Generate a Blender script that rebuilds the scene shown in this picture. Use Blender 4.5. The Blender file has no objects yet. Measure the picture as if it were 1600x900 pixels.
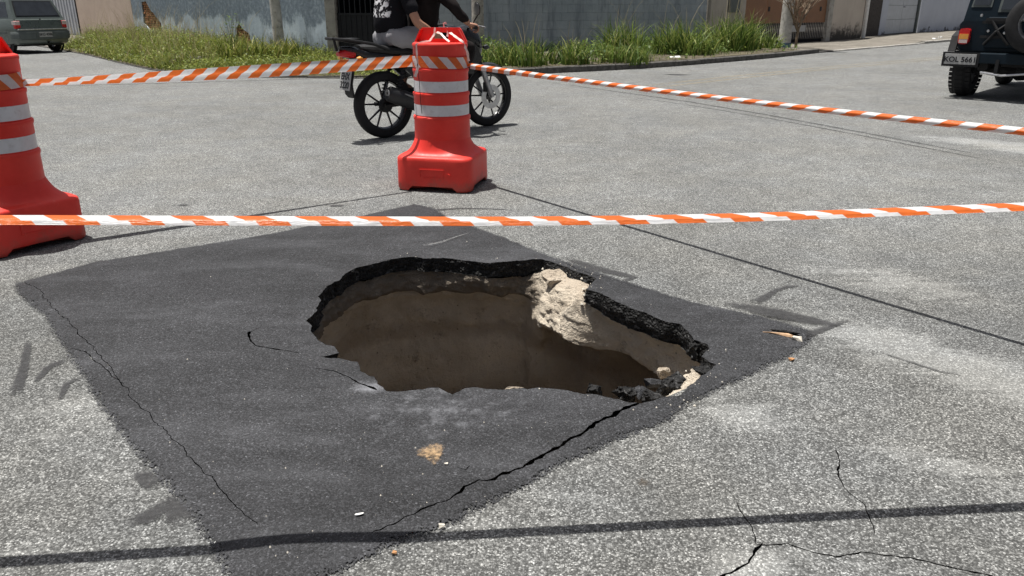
import bpy, bmesh, math, random
import numpy as np
from mathutils import Vector, Matrix, noise
from mathutils.geometry import delaunay_2d_cdt
random.seed(7); np.random.seed(7)
scene = bpy.context.scene
C = scene.collection

# ------------------------------------------------------------------ camera, sky, sun, exposure
F_PX, CAM_H = 1220.0, 1.17
PITCH = math.atan(440 / F_PX)
cam_d = bpy.data.cameras.new('camera'); cam = bpy.data.objects.new('camera', cam_d); C.objects.link(cam)
cam_d.sensor_width = 36; cam_d.lens = F_PX / 1600 * 36; cam_d.clip_start = .05; cam_d.clip_end = 2000
cam.location = (0, 0, CAM_H); cam.rotation_euler = (math.pi / 2 - PITCH, 0, 0)
scene.camera = cam
TO_SUN = Vector((-.20, .075, 1)).normalized()
el = math.asin(TO_SUN.z)
w = bpy.data.worlds.new('World'); scene.world = w; w.use_nodes = True
sky = w.node_tree.nodes.new('ShaderNodeTexSky'); sky.sky_type = 'NISHITA'; sky.sun_disc = False; sky.dust_density = 4.0; sky.ozone_density = 1.2; sky.air_density = .8
sky.sun_elevation = el; sky.sun_rotation = math.atan2(TO_SUN.x, TO_SUN.y)
bg = w.node_tree.nodes['Background']; bg.inputs[1].default_value = .064
hs = w.node_tree.nodes.new('ShaderNodeHueSaturation'); hs.inputs['Saturation'].default_value = .5   # thin white cloud in the sky
w.node_tree.links.new(sky.outputs[0], hs.inputs['Color']); w.node_tree.links.new(hs.outputs[0], bg.inputs[0])
sun_d = bpy.data.lights.new('sun', 'SUN'); sun_d.energy = 5.0; sun_d.angle = math.radians(.53); sun_d.color = (1, .965, .91)
sun = bpy.data.objects.new('sun', sun_d); C.objects.link(sun)
sun.rotation_euler = TO_SUN.to_track_quat('Z', 'Y').to_euler(); sun.location = (-4, 2, 20)
vs = scene.view_settings; vs.view_transform = 'Standard'; vs.look = 'None'; vs.exposure = .35; vs.gamma = 1

# ------------------------------------------------------------------ helpers
CP, SP = math.cos(PITCH), math.sin(PITCH)
def G(x, y, z=0.0):
    u = (x - 800) / F_PX; v = (450 - y) / F_PX
    t = (z - CAM_H) / (-SP + v * CP)
    return Vector((u * t, (CP + v * SP) * t, z))
def onray(px, A, B):            # where the line A-B on the ground crosses an image column
    u = (px - 800) / F_PX
    f = lambda p: p[0] - u * (p[1] * CP + CAM_H * SP)
    a, b = f(A), f(B); t = a / (a - b)
    return (A[0] + (B[0] - A[0]) * t, A[1] + (B[1] - A[1]) * t)
def nz(x, y, z=0, s=1.0): return noise.noise(Vector((x * s, y * s, z * s)))

class MB:
    def __init__(s): s.v = []; s.f = []; s.uv = []
    def add(s, vs, fs):
        b = len(s.v); s.v += [tuple(p) for p in vs]; s.f += [tuple(i + b for i in f) for f in fs]; return s
    def box(s, x0, x1, y0, y1, z0, z1, bev=0.0, M=None):
        if bev > 0:
            bm = bmesh.new(); bmesh.ops.create_cube(bm, size=1)
            bmesh.ops.scale(bm, vec=(x1 - x0, y1 - y0, z1 - z0), verts=bm.verts)
            bmesh.ops.translate(bm, vec=((x0 + x1) / 2, (y0 + y1) / 2, (z0 + z1) / 2), verts=bm.verts)
            bmesh.ops.bevel(bm, geom=bm.edges[:], offset=bev, segments=2, affect='EDGES', profile=.5)
            bm.verts.ensure_lookup_table(); bm.verts.index_update()
            vs_ = [v.co.copy() for v in bm.verts]; fs = [[v.index for v in f.verts] for f in bm.faces]; bm.free()
        else:
            vs_ = [Vector((x, y, z)) for z in (z0, z1) for y in (y0, y1) for x in (x0, x1)]
            fs = [(0, 2, 3, 1), (4, 5, 7, 6), (0, 1, 5, 4), (2, 6, 7, 3), (0, 4, 6, 2), (1, 3, 7, 5)]
        if M is not None: vs_ = [M @ v for v in vs_]
        return s.add(vs_, fs)
    def tube(s, pts, r, n=8, cap=True, sy=1.0):
        pts = [Vector(p) for p in pts]; m = len(pts)
        rs = r if isinstance(r, (list, tuple)) else [r] * m
        vs_ = []; prev = None
        for i, p in enumerate(pts):
            t = (pts[min(i + 1, m - 1)] - pts[max(i - 1, 0)]).normalized()
            if prev is None:
                a = Vector((0, 0, 1)) if abs(t.z) < .9 else Vector((1, 0, 0)); prev = t.cross(a).normalized()
            prev = (prev - t * prev.dot(t)).normalized(); q = t.cross(prev)
            for k in range(n):
                a = 2 * math.pi * k / n
                vs_.append(p + (prev * math.cos(a) + q * math.sin(a) * sy) * rs[i])
        fs = [(i * n + k, i * n + (k + 1) % n, (i + 1) * n + (k + 1) % n, (i + 1) * n + k) for i in range(m - 1) for k in range(n)]
        if cap: fs += [tuple(reversed(range(n))), tuple(range((m - 1) * n, m * n))]
        return s.add(vs_, fs)
    def lathe(s, prof, n=32, M=None, close=False):       # prof of (r, z)
        vs_ = []; m = len(prof)
        for r, z in prof:
            for k in range(n):
                a = 2 * math.pi * k / n; vs_.append(Vector((r * math.cos(a), r * math.sin(a), z)))
        fs = [(i * n + k, i * n + (k + 1) % n, (i + 1) * n + (k + 1) % n, (i + 1) * n + k) for i in range(m - 1) for k in range(n)]
        if close: fs += [((m - 1) * n + k, (m - 1) * n + (k + 1) % n, (k + 1) % n, k) for k in range(n)]
        if M is not None: vs_ = [M @ v for v in vs_]
        return s.add(vs_, fs)
    def prism(s, poly, a0, a1, ax='y'):                  # polygon in (x,z) extruded along y, or in (x,y) along z
        n = len(poly)
        if ax == 'y': vs_ = [(p[0], a0, p[1]) for p in poly] + [(p[0], a1, p[1]) for p in poly]
        elif ax == 'z': vs_ = [(p[0], p[1], a0) for p in poly] + [(p[0], p[1], a1) for p in poly]
        else: vs_ = [(a0, p[0], p[1]) for p in poly] + [(a1, p[0], p[1]) for p in poly]
        fs = [tuple(range(n)), tuple(reversed(range(n, 2 * n)))] + [(i, i + n, (i + 1) % n + n, (i + 1) % n) for i in range(n)]
        return s.add(vs_, fs)
    def loft(s, rings, cap=True, closed=True):
        n = len(rings[0]); vs_ = [p for r in rings for p in r]; k2 = n if closed else n - 1
        fs = [(i * n + k, i * n + (k + 1) % n, (i + 1) * n + (k + 1) % n, (i + 1) * n + k) for i in range(len(rings) - 1) for k in range(k2)]
        if cap: fs += [tuple(reversed(range(n))), tuple(range((len(rings) - 1) * n, len(rings) * n))]
        return s.add(vs_, fs)
    def mesh(s, name, smooth=False, fix=True):
        me = bpy.data.meshes.new(name); me.from_pydata([tuple(v) for v in s.v], [], s.f)
        if fix:
            bm = bmesh.new(); bm.from_mesh(me); bmesh.ops.recalc_face_normals(bm, faces=bm.faces[:]); bm.to_mesh(me); bm.free()
        if smooth:
            me.polygons.foreach_set('use_smooth', [True] * len(me.polygons))
            if smooth != 'all': me.set_sharp_from_angle(angle=math.radians(40))
        return me
    def build(s, name, mat, parent=None, smooth=False, fix=True):
        return link(name, s.mesh(name, smooth, fix), mat, parent)
def link(name, me, mat=None, parent=None):
    o = bpy.data.objects.new(name, me); C.objects.link(o)
    if mat is not None and not me.materials: me.materials.append(mat)
    if parent is not None: o.parent = parent
    return o
def tag(o, label=None, cat=None, group=None, kind=None):
    if label: o['label'] = label
    if cat: o['category'] = cat
    if group: o['group'] = group
    if kind: o['kind'] = kind
    return o
def empty(name, loc=(0, 0, 0), rz=0.0):
    o = bpy.data.objects.new(name, None); C.objects.link(o); o.location = loc; o.rotation_euler = (0, 0, rz); o.empty_display_size = .1
    return o
def copy_tree(o, parent=None):
    c = o.copy(); C.objects.link(c); c.parent = parent
    for ch in list(o.children): copy_tree(ch, c)
    return c
def text_mesh(txt, size, depth=.002, bold=0.0):
    cu = bpy.data.curves.new('lettering', 'FONT'); cu.body = txt; cu.size = size; cu.extrude = depth; cu.align_x = 'CENTER'; cu.align_y = 'CENTER'; cu.offset = bold
    o = bpy.data.objects.new('lettering_source', cu); C.objects.link(o)
    bpy.context.view_layer.update()
    me = bpy.data.meshes.new_from_object(o.evaluated_get(bpy.context.evaluated_depsgraph_get()))
    bpy.data.objects.remove(o); bpy.data.curves.remove(cu)
    return me

# ------------------------------------------------------------------ materials
class NT:
    def __init__(s, name):
        s.m = bpy.data.materials.new(name); s.m.use_nodes = True; s.t = s.m.node_tree
        s.b = s.t.nodes['Principled BSDF']; s.out = s.t.nodes['Material Output']
        s.b.inputs['Specular IOR Level'].default_value = .3
        s.tc = s.t.nodes.new('ShaderNodeTexCoord').outputs['Object']
    def n(s, typ, ins=None, **kw):
        nd = s.t.nodes.new('ShaderNode' + typ)
        for k, v in kw.items(): setattr(nd, k, v)
        for k, v in (ins or {}).items(): s.set(nd.inputs[k], v)
        return nd
    def set(s, sock, v):
        if isinstance(v, bpy.types.NodeSocket): s.t.links.new(v, sock)
        else:
            if sock.type == 'RGBA' and len(v) == 3: v = (*v, 1)
            sock.default_value = v
    def noise(s, scale, detail=4, rough=.55, vec=None, dim='3D'):
        return s.n('TexNoise', {'Vector': vec or s.tc, 'Scale': scale, 'Detail': detail, 'Roughness': rough}, noise_dimensions=dim).outputs[0]
    def vor(s, scale, feature='F1', vec=None, dim='3D', rnd=1.0):
        return s.n('TexVoronoi', {'Vector': vec or s.tc, 'Scale': scale, 'Randomness': rnd}, feature=feature, voronoi_dimensions=dim)
    def ramp(s, fac, stops, interp='LINEAR'):
        nd = s.n('ValToRGB', {'Fac': fac}); cr = nd.color_ramp; cr.interpolation = interp
        while len(cr.elements) < len(stops): cr.elements.new(.5)
        for e, (p, c) in zip(cr.elements, stops):
            e.position = p; e.color = (c, c, c, 1) if isinstance(c, (int, float)) else (*c, 1)
        return nd.outputs[0]
    def math(s, op, a, b=0.0, c=None, clamp=False):
        nd = s.n('Math', operation=op, use_clamp=clamp); s.set(nd.inputs[0], a); s.set(nd.inputs[1], b)
        if c is not None: s.set(nd.inputs[2], c)
        return nd.outputs[0]
    def mix(s, fac, a, b, mode='MIX'):
        nd = s.n('Mix', data_type='RGBA', blend_type=mode, clamp_factor=True)
        s.set(nd.inputs[0], fac); s.set(nd.inputs[6], a); s.set(nd.inputs[7], b); return nd.outputs[2]
    def mr(s, v, a, b, c=0.0, d=1.0):
        return s.n('MapRange', {'Value': v, 'From Min': a, 'From Max': b, 'To Min': c, 'To Max': d}, interpolation_type='SMOOTHSTEP').outputs[0]
    def bump(s, h, strength=.5, dist=.01):
        s.set(s.b.inputs['Normal'], s.n('Bump', {'Height': h, 'Strength': strength, 'Distance': dist}).outputs[0])
    def xyz(s, vec=None): return s.n('SeparateXYZ', {0: vec or s.tc}).outputs
    def attr(s, name): return s.n('Attribute', attribute_name=name).outputs['Fac']
    def col(s, c): s.set(s.b.inputs['Base Color'], c)
    def rough(s, r): s.set(s.b.inputs['Roughness'], r)

def plain(name, c, rough=.5, metal=0.0, var=.12, scale=6.0, bump=0.0, bscale=60., coat=0.0, spec=.3, dirt=None):
    t = NT(name); n = t.noise(scale, 5)
    col = t.mix(t.mr(n, .25, .75), tuple(x * (1 - var) for x in c), tuple(min(1, x * (1 + var)) for x in c))
    if dirt: col = t.mix(t.mr(t.noise(scale * 2.3, 6, .65), .48, .75, 0, dirt[1]), col, dirt[0])
    t.col(col); t.rough(t.mr(n, .2, .8, max(.02, rough - .07), min(1, rough + .07)))
    t.b.inputs['Metallic'].default_value = metal; t.b.inputs['Specular IOR Level'].default_value = spec
    if coat: t.b.inputs['Coat Weight'].default_value = coat; t.b.inputs['Coat Roughness'].default_value = .06
    if bump: t.bump(t.noise(bscale, 4), bump, .004)
    return t.m

def road_mat():
    t = NT('worn_asphalt')
    v = t.vor(225); cell = t.n('SeparateColor', {0: v.outputs['Color']}).outputs[0]
    st = t.ramp(cell, [(0, .045), (.28, .085), (.55, .165), (.8, .28), (.93, .41), (1, .60)])
    ed = t.mr(v.outputs['Distance'], .30, .66, 1.05, .58)
    big = t.math('MULTIPLY', t.mr(t.noise(.55, 4), .3, .7, .86, 1.12), t.mr(t.noise(4.5, 6, .65), .25, .75, .80, 1.14))
    val = t.math('MULTIPLY', t.math('MULTIPLY', st, ed), big)
    fine = t.mr(t.noise(420, 2), .2, .8, .8, 1.2)
    val = t.math('MULTIPLY', val, fine)
    val = t.math('MULTIPLY', val, t.math('MULTIPLY', t.mr(t.noise(38, 3, .6), .3, .7, .88, 1.1), t.mr(t.noise(14, 4, .7), .3, .7, .9, 1.08)))
    val = t.math('MULTIPLY_ADD', val, .98, .03)
    yy = t.math('ADD', t.xyz()[1], t.math('MULTIPLY', t.noise(.5, 4), 2.0))
    val = t.math('MULTIPLY', val, t.mr(yy, 3.0, 6.5, .84, 1.06))   # lighter far off: grazing-view brightness put into the road colour
    streak = t.n('Mapping', {'Vector': t.tc, 'Rotation': (0, 0, math.radians(33)), 'Scale': (3.0, 11.0, 1)}).outputs[0]
    pn = t.math('ADD', t.math('MULTIPLY_ADD', t.noise(1.0, 8, .75, vec=streak), 2.6, -1.3), t.math('MULTIPLY_ADD', t.noise(55, 4, .7), 1.0, -.5))
    pf = t.mr(t.math('ADD', t.attr('pale'), pn), .35, .75, 0, 1)
    pf = t.math('MULTIPLY', pf, t.math('MULTIPLY', t.attr('pale'), 1.2, clamp=True), clamp=True)
    pv = t.math('MULTIPLY_ADD', val, 1.1, .09)
    val = t.math('ADD', t.math('MULTIPLY', val, t.math('SUBTRACT', 1.0, pf)), t.math('MULTIPLY', pv, pf))
    df = t.mr(t.math('ADD', t.attr('dark'), t.math('MULTIPLY_ADD', t.noise(7, 6, .65), 1.0, -.5)), .3, .75, 0, .75)
    val = t.math('MULTIPLY', val, t.math('SUBTRACT', 1.0, df))
    col = t.n('CombineColor', {0: val, 1: val, 2: val}).outputs[0]
    tint = t.mix(t.mr(t.noise(1.7, 3), .3, .7), (.995, 1.0, .955), (.97, .995, .985))
    t.col(t.mix(1.0, col, tint, 'MULTIPLY')); t.rough(.88); t.b.inputs['Specular IOR Level'].default_value = .2
    hgt = t.math('ADD', t.math('MULTIPLY', t.mr(v.outputs['Distance'], 0, .7, 1, 0), t.math('MULTIPLY_ADD', cell, .6, .4)), t.math('MULTIPLY', t.noise(60, 3), .7))
    t.bump(hgt, .55, .004)
    return t.m
def patch_mat(edge=True):
    t = NT('fresh_asphalt')
    v = t.vor(250); cell = t.n('SeparateColor', {0: v.outputs['Color']}).outputs[0]
    st = t.ramp(cell, [(0, .40), (.6, .88), (.9, 1.55), (.965, 1.9), (.99, 2.4), (1, 4.0)])
    big = t.math('MULTIPLY', t.mr(t.noise(1.3, 5, .6), .3, .7, .76, 1.18), t.mr(t.noise(9, 6, .7), .25, .75, .84, 1.14))
    val = t.math('MULTIPLY', t.math('MULTIPLY', st, big), .034)
    streak = t.n('Mapping', {'Vector': t.tc, 'Rotation': (0, 0, math.radians(-28)), 'Scale': (1.0, 3.2, 1)}).outputs[0]
    dust = t.mr(t.noise(1.2, 8, .72, vec=streak), .42, .82, 0, .036)
    val = t.math('ADD', val, dust)
    d2 = t.mr(t.math('ADD', t.attr('pale'), t.math('MULTIPLY_ADD', t.noise(20, 6, .7), .9, -.45)), .35, .8, 0, .16)
    val = t.math('ADD', val, d2)
    col = t.n('CombineColor', {0: val, 1: val, 2: val}).outputs[0]
    t.set(t.b.inputs['Alpha'], t.mr(t.math('ADD', t.attr('edge'), t.math('ADD', t.math('MULTIPLY_ADD', cell, .5, -.25), t.math('MULTIPLY_ADD', t.noise(35, 5, .7), .7, -.35))), .22, .36) if edge else 1.0)
    t.col(t.mix(1.0, col, (.96, .985, 1.07), 'MULTIPLY')); t.rough(.8); t.b.inputs['Specular IOR Level'].default_value = .3
    t.bump(t.math('ADD', t.mr(v.outputs['Distance'], 0, .7, 1, 0), t.math('MULTIPLY', t.noise(45, 4), .9)), .5, .003)
    return t.m
def sand_mat():
    t = NT('sandy_subsoil')
    n = t.noise(5, 7, .65); n2 = t.noise(38, 6, .7)
    col = t.mix(t.mr(n, .3, .7), (.57, .495, .395), (.72, .64, .525))
    col = t.mix(t.mr(n2, .55, .8, 0, .6), col, (.22, .165, .115))
    col = t.mix(t.mr(t.math('ADD', t.attr('crust'), t.math('MULTIPLY_ADD', n2, .6, -.3)), .35, .7, 0, .85), col, (.15, .125, .10))
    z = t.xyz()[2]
    col = t.mix(t.mr(t.math('ADD', z, t.math('MULTIPLY_ADD', n, .5, -.25)), -.55, -1.2, 0, .7), col, (.30, .265, .23))  # lower wall darker: shade of the deep hole put into the colour
    layer = t.math('ADD', t.math('MULTIPLY', z, 14), t.math('MULTIPLY', t.noise(3, 4), 3.0))
    col = t.mix(t.mr(t.math('SINE', layer), .6, 1, 0, .35), col, (.27, .20, .145))
    col = t.mix(t.mr(t.noise(6.5, 9, .8), .57, .68, 0, .55), col, (.12, .095, .07))
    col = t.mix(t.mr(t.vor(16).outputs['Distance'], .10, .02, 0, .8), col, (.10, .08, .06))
    col = t.mix(t.mr(t.math('ADD', t.attr('cavity_shade'), t.math('MULTIPLY_ADD', n, .5, -.25)), .3, .8, 0, .68), col, (.15, .115, .085))  # undercut and deep soil darkened, cavity shade painted into the colour
    t.col(col); t.rough(.95); t.b.inputs['Specular IOR Level'].default_value = .1
    t.bump(t.math('ADD', n2, t.math('ADD', t.math('MULTIPLY', t.noise(140, 4), .5), t.math('MULTIPLY', t.noise(9, 6, .7), 1.5))), 1.0, .02)
    return t.m
def rubble_black():
    t = NT('broken_asphalt'); v = t.vor(75); cell = t.n('SeparateColor', {0: v.outputs['Color']}).outputs[0]
    val = t.ramp(cell, [(0, .010), (.6, .016), (.93, .03), (1, .09)])
    t.col(val); t.rough(.75)
    t.bump(t.math('ADD', t.mr(v.outputs['Distance'], 0, .7, 1, 0), t.noise(50, 5)), 1.0, .012)
    return t.m
def paint_wall(name, base, pale, dark, mould, streaks=1.0, mouldh=.55, upper=None, bump=.35):
    t = NT(name); x, y, z = t.xyz()
    st = t.n('Mapping', {'Vector': t.tc, 'Scale': (1.5, 1, .7)}).outputs[0]
    n1 = t.noise(.8, 8, .7); n2 = t.noise(1, 7, .7, vec=st); n3 = t.noise(9, 6, .7)
    col = t.mix(t.mr(n1, .3, .7), base, pale)
    col = t.mix(t.mr(n2, .48, .72, 0, .75 * streaks), col, dark)
    col = t.mix(t.mr(n3, .58, .78, 0, .45 * streaks), col, pale)
    if upper is not None:
        f = t.mr(t.math('ADD', z, t.math('ADD', t.math('MULTIPLY', n2, 1.0), t.math('MULTIPLY', n1, 1.6))), upper[0] + .85, upper[0] + 1.05)
        col = t.mix(t.math('MULTIPLY', f, t.mr(n3, .3, .6, .55, .95)), col, upper[1])
    hm = t.math('ADD', z, t.math('MULTIPLY_ADD', t.noise(2.2, 7, .72), -1.5, .75))
    hm = t.math('ADD', hm, t.math('MULTIPLY_ADD', n3, -.5, .25))
    col = t.mix(t.mr(hm, mouldh, mouldh * .25, 0, .9), col, mould)
    t.col(col); t.rough(.92); t.b.inputs['Specular IOR Level'].default_value = .15
    t.bump(t.math('ADD', n3, t.math('MULTIPLY', t.noise(45, 5, .7), .6)), bump, .03)
    return t.m
def tape_mat(flip=1.0):
    t = NT('striped_tape'); uv = t.n('UVMap', uv_map='UVMap').outputs[0]; u, v, _ = t.xyz(uv)
    k = t.math('FRACT', t.math('ADD', t.math('DIVIDE', u, .125), t.math('MULTIPLY', v, flip * 7.5)))
    f = t.ramp(k, [(0, 0), (.02, 1), (.52, 1), (.54, 0)])
    n = t.mr(t.noise(40, 4), .3, .7, .9, 1.0)
    col = t.mix(f, (.80, .81, .82), (.82, .175, .032)); col = t.mix(1.0, col, n, 'MULTIPLY')
    t.col(col); t.rough(.32); t.b.inputs['Specular IOR Level'].default_value = .5
    wv = t.n('Mapping', {'Vector': uv, 'Scale': (14, 90, 1)}).outputs[0]; t.bump(t.math('ADD', t.noise(1.0, 5, .6, vec=wv), t.math('MULTIPLY', t.noise(60, 3), .3)), .55, .006)
    tr = t.n('BsdfTranslucent', {'Color': col}); mx = t.n('MixShader', {0: .32, 1: t.b.outputs[0], 2: tr.outputs[0]})
    t.t.links.new(mx.outputs[0], t.out.inputs[0])
    return t.m
def leaf_mat(name, a, b, c=None):
    t = NT(name); r = t.attr('shade')
    col = t.ramp(r, [(0, a), (.6, b), (1, c or b)])
    t.col(col); t.rough(.55); t.b.inputs['Specular IOR Level'].default_value = .3
    tr = t.n('BsdfTranslucent', {'Color': col}); mx = t.n('MixShader', {0: .35, 1: t.b.outputs[0], 2: tr.outputs[0]})
    t.t.links.new(mx.outputs[0], t.out.inputs[0]); return t.m
def stain_mat(name, c, lo=.35, hi=.6, scale=14., rough=.85, amax=.85):
    t = NT(name); n = t.noise(scale, 7, .7)
    n = t.math('ADD', t.math('MULTIPLY', n, .6), t.math('MULTIPLY', t.noise(scale * 4.5, 5, .75), .4))
    a = t.math('MULTIPLY', t.mr(t.math('ADD', t.attr('mask'), t.math('MULTIPLY_ADD', n, 2.4, -1.2)), lo, hi), amax)
    col = t.mix(t.mr(t.noise(60, 4), .3, .7), tuple(x * .75 for x in c), tuple(min(1, x * 1.2) for x in c))
    t.col(col); t.rough(rough); t.set(t.b.inputs['Alpha'], a)
    return t.m

def scuffed_red():
    t = NT('red_plastic'); n = t.noise(4, 6, .65)
    col = t.mix(t.mr(n, .3, .7), (.66, .034, .024), (.78, .055, .040))
    st = t.n('Mapping', {'Vector': t.tc, 'Rotation': (.4, .3, 0), 'Scale': (9, 9, 1.6)}).outputs[0]
    col = t.mix(t.mr(t.noise(3.0, 8, .8, vec=st), .60, .72, 0, .5), col, (.72, .20, .16))
    col = t.mix(t.mr(t.noise(26, 7, .8), .64, .74, 0, .55), col, (.30, .05, .04))
    z = t.xyz()[2]; g = t.math('ADD', z, t.math('MULTIPLY_ADD', t.noise(9, 6, .7), -.3, .15))
    col = t.mix(t.mr(g, .10, .0, 0, .55), col, (.26, .10, .075))
    t.col(col); t.rough(t.mr(n, .3, .7, .38, .58)); t.b.inputs['Specular IOR Level'].default_value = .36
    t.bump(t.math('ADD', t.noise(35, 5), t.math('MULTIPLY', t.noise(6, 3), 3.0)), .10, .006); return t.m

M = dict(
    road=road_mat(), patch=patch_mat(), slab=patch_mat(False), sand=sand_mat(), rubble=rubble_black(),
    crack=plain('crack_dark', (.018, .017, .016), .95, var=.3, scale=40),
    red=scuffed_red(),
    band=plain('grey_reflective_band', (.66, .665, .69), .35, var=.07, scale=14, dirt=((.42, .40, .40), .55), spec=.5),
    tape=tape_mat(1.0), tapewhite=plain('tape_underside', (.80, .62, .58), .4, var=.2, scale=30),
    tyre=plain('tyre_rubber', (.018, .018, .019), .8, var=.25, scale=20, bump=.2),
    blackgloss=plain('black_gloss', (.012, .012, .014), .22, var=.2, scale=5, spec=.5),
    blackmatt=plain('black_plastic', (.016, .016, .017), .55, var=.25, scale=15, bump=.1),
    steel=plain('steel', (.55, .55, .56), .35, 1.0, var=.15, scale=20),
    alu=plain('cast_aluminium', (.42, .42, .43), .45, .85, var=.2, scale=20),
    skin=plain('skin', (.46, .245, .165), .55, var=.08, scale=12),
    shirt=plain('black_cotton', (.012, .012, .015), .92, var=.3, scale=9, bump=.25, bscale=25, spec=.12),
    jacket=plain('black_jersey', (.017, .014, .014), .9, var=.3, scale=9, bump=.25, bscale=25, spec=.12),
    shorts=plain('grey_cotton', (.30, .30, .315), .9, var=.12, scale=8, bump=.5, bscale=14, spec=.1),
    redlens=plain('red_lens', (.55, .01, .012), .2, var=.1, spec=.6),
    amber=plain('amber_lens', (.75, .33, .06), .25, var=.1, spec=.6),
    clearlens=plain('pale_lens', (.62, .50, .48), .25, var=.12, scale=60, spec=.6),
    white=plain('white_paint', (.74, .74, .72), .5, var=.08, scale=10, dirt=((.4, .36, .3), .5)),
    plate=plain('plate_grey', (.38, .38, .375), .45, var=.12, scale=20, dirt=((.27, .25, .22), .6)),
    letter=plain('plate_black', (.015, .015, .018), .6),
    concrete=plain('concrete', (.36, .345, .315), .93, var=.2, scale=5, bump=.4, dirt=((.12, .11, .095), .8)),
    darkstone=plain('kerb_granite', (.105, .10, .092), .93, var=.4, scale=9, bump=.5, dirt=((.03, .03, .028), .8)),
    navy=plain('navy_paint', (.004, .012, .020), .5, var=.2, scale=6, coat=.0, spec=.22, dirt=((.012, .014, .018), .4)),
    sagegreen=plain('sage_metal_paint', (.12, .142, .13), .30, .35, var=.08, scale=3, coat=.6),
    greybumper=plain('grey_bumper', (.10, .115, .112), .6, var=.15, scale=6),
    greybumper2=plain('satin_black_steel', (.045, .045, .047), .45, .4, var=.2, scale=12),
    glass=plain('dark_glass', (.028, .032, .038), .06, var=.2, spec=.8),
    brick=plain('old_brick', (.36, .155, .065), .95, var=.35, scale=14, bump=.6, dirt=((.45, .36, .26), .6)),
    mortar=plain('mortar_dark', (.10, .075, .05), .95, var=.4, scale=18, bump=.6),
    wood=plain('weathered_wood', (.40, .37, .335), .9, var=.3, scale=8, bump=.5, dirt=((.10, .095, .085), .8)),
    lime=plain('limewashed_pole', (.52, .50, .465), .92, var=.2, scale=6, bump=.6, dirt=((.20, .185, .165), .85)),
    iron=plain('black_iron', (.014, .015, .019), .5, var=.3, scale=12),
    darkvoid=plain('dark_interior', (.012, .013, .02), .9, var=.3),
    brown=plain('brown_sheet_metal', (.225, .115, .062), .5, var=.1, scale=2.5, dirt=((.15, .085, .05), .5)),
    darkbrown=plain('dark_bars', (.035, .03, .027), .7, var=.3),
    doorwhite=plain('pale_grey_door_paint', (.46, .485, .52), .6, var=.08, scale=3, dirt=((.33, .35, .37), .5)),
    bluepot=plain('blue_paint_band', (.10, .17, .24), .8, var=.3, scale=20),
    leafdry=plain('dry_leaf', (.42, .22, .10), .8, var=.3, scale=80),
    woodchip=plain('wood_splinter', (.50, .33, .20), .85, var=.3, scale=60),
    chip=plain('pale_chip', (.62, .58, .50), .85, var=.25, scale=90),
    branch=plain('dry_branch', (.20, .15, .105), .9, var=.3, scale=20),
    tar=stain_mat('bitumen_stain', (.05, .05, .052), .2, .9, 26, amax=.7), chalk=stain_mat('chalk_mark', (.46, .46, .45), .5, 1.5, 40, amax=.5),
    yellow=stain_mat('faded_yellow_paint', (.46, .36, .18), .55, 1.3, 9, amax=.55), sandstain=stain_mat('sand_stain', (.50, .34, .19), .55, 1.45, 30, amax=.9),
    shadowrubber=stain_mat('shadow_and_rubber_mark', (.07, .07, .07), .35, 1.1, 5, amax=.6), soot=stain_mat('brown_spill', (.11, .085, .06), .4, 1.3, 40, amax=.6),  # the rubber tone also paints the overhead wire shadows
    grass=leaf_mat('grass_blades', (.06, .095, .016), (.21, .255, .042), (.42, .38, .13)),
    grassdark=leaf_mat('lush_grass', (.035, .075, .014), (.14, .21, .038), (.32, .34, .10)),
    straw=leaf_mat('dry_stalks', (.30, .25, .13), (.42, .35, .2)),
)

# ------------------------------------------------------------------ ground sheets with the hole and the cracks cut out
def densify(poly, step, closed=True):
    out = []; n = len(poly)
    for i in range(n if closed else n - 1):
        a, b = Vector(poly[i]), Vector(poly[(i + 1) % n]); k = max(1, int((b - a).length / step))
        out += [a.lerp(b, j / k) for j in range(k)]
    if not closed: out.append(Vector(poly[-1]))
    return out
def inside(P, poly):
    poly = np.array([(p[0], p[1]) for p in poly]); x, y = P[:, 0], P[:, 1]; r = np.zeros(len(P), bool); j = len(poly) - 1
    for i in range(len(poly)):
        xi, yi = poly[i]; xj, yj = poly[j]
        c = ((yi > y) != (yj > y)) & (x < (xj - xi) * (y - yi) / (yj - yi + 1e-12) + xi); r ^= c; j = i
    return r
def sheet(points, outer, holes):
    """triangulate: keep what lies in outer and in no hole; returns (xy array, faces)"""
    pts = []; edges = []
    for poly in ([outer] if outer else []) + holes:
        b = len(pts); pts += [Vector((p[0], p[1])) for p in poly]; n = len(poly); edges += [(b + i, b + (i + 1) % n) for i in range(n)]
    pts += [Vector((p[0], p[1])) for p in points]
    vo, eo, fo, _, _, _ = delaunay_2d_cdt(pts, edges, [], 0, 1e-5)
    V = np.array([(v.x, v.y) for v in vo]); Fc = np.array([f for f in fo]); cen = V[Fc].mean(1)
    keep = inside(cen, outer) if outer else np.ones(len(Fc), bool)
    for h in holes: keep &= ~inside(cen, h)
    return V, Fc[keep]
def jitter(poly, amp, s):
    return [p + Vector((nz(p.x, p.y, 3.1, s), nz(p.x, p.y, 9.7, s), 0)) * amp for p in poly]
def px_line(pl): return [G(*p) for p in pl]

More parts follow.
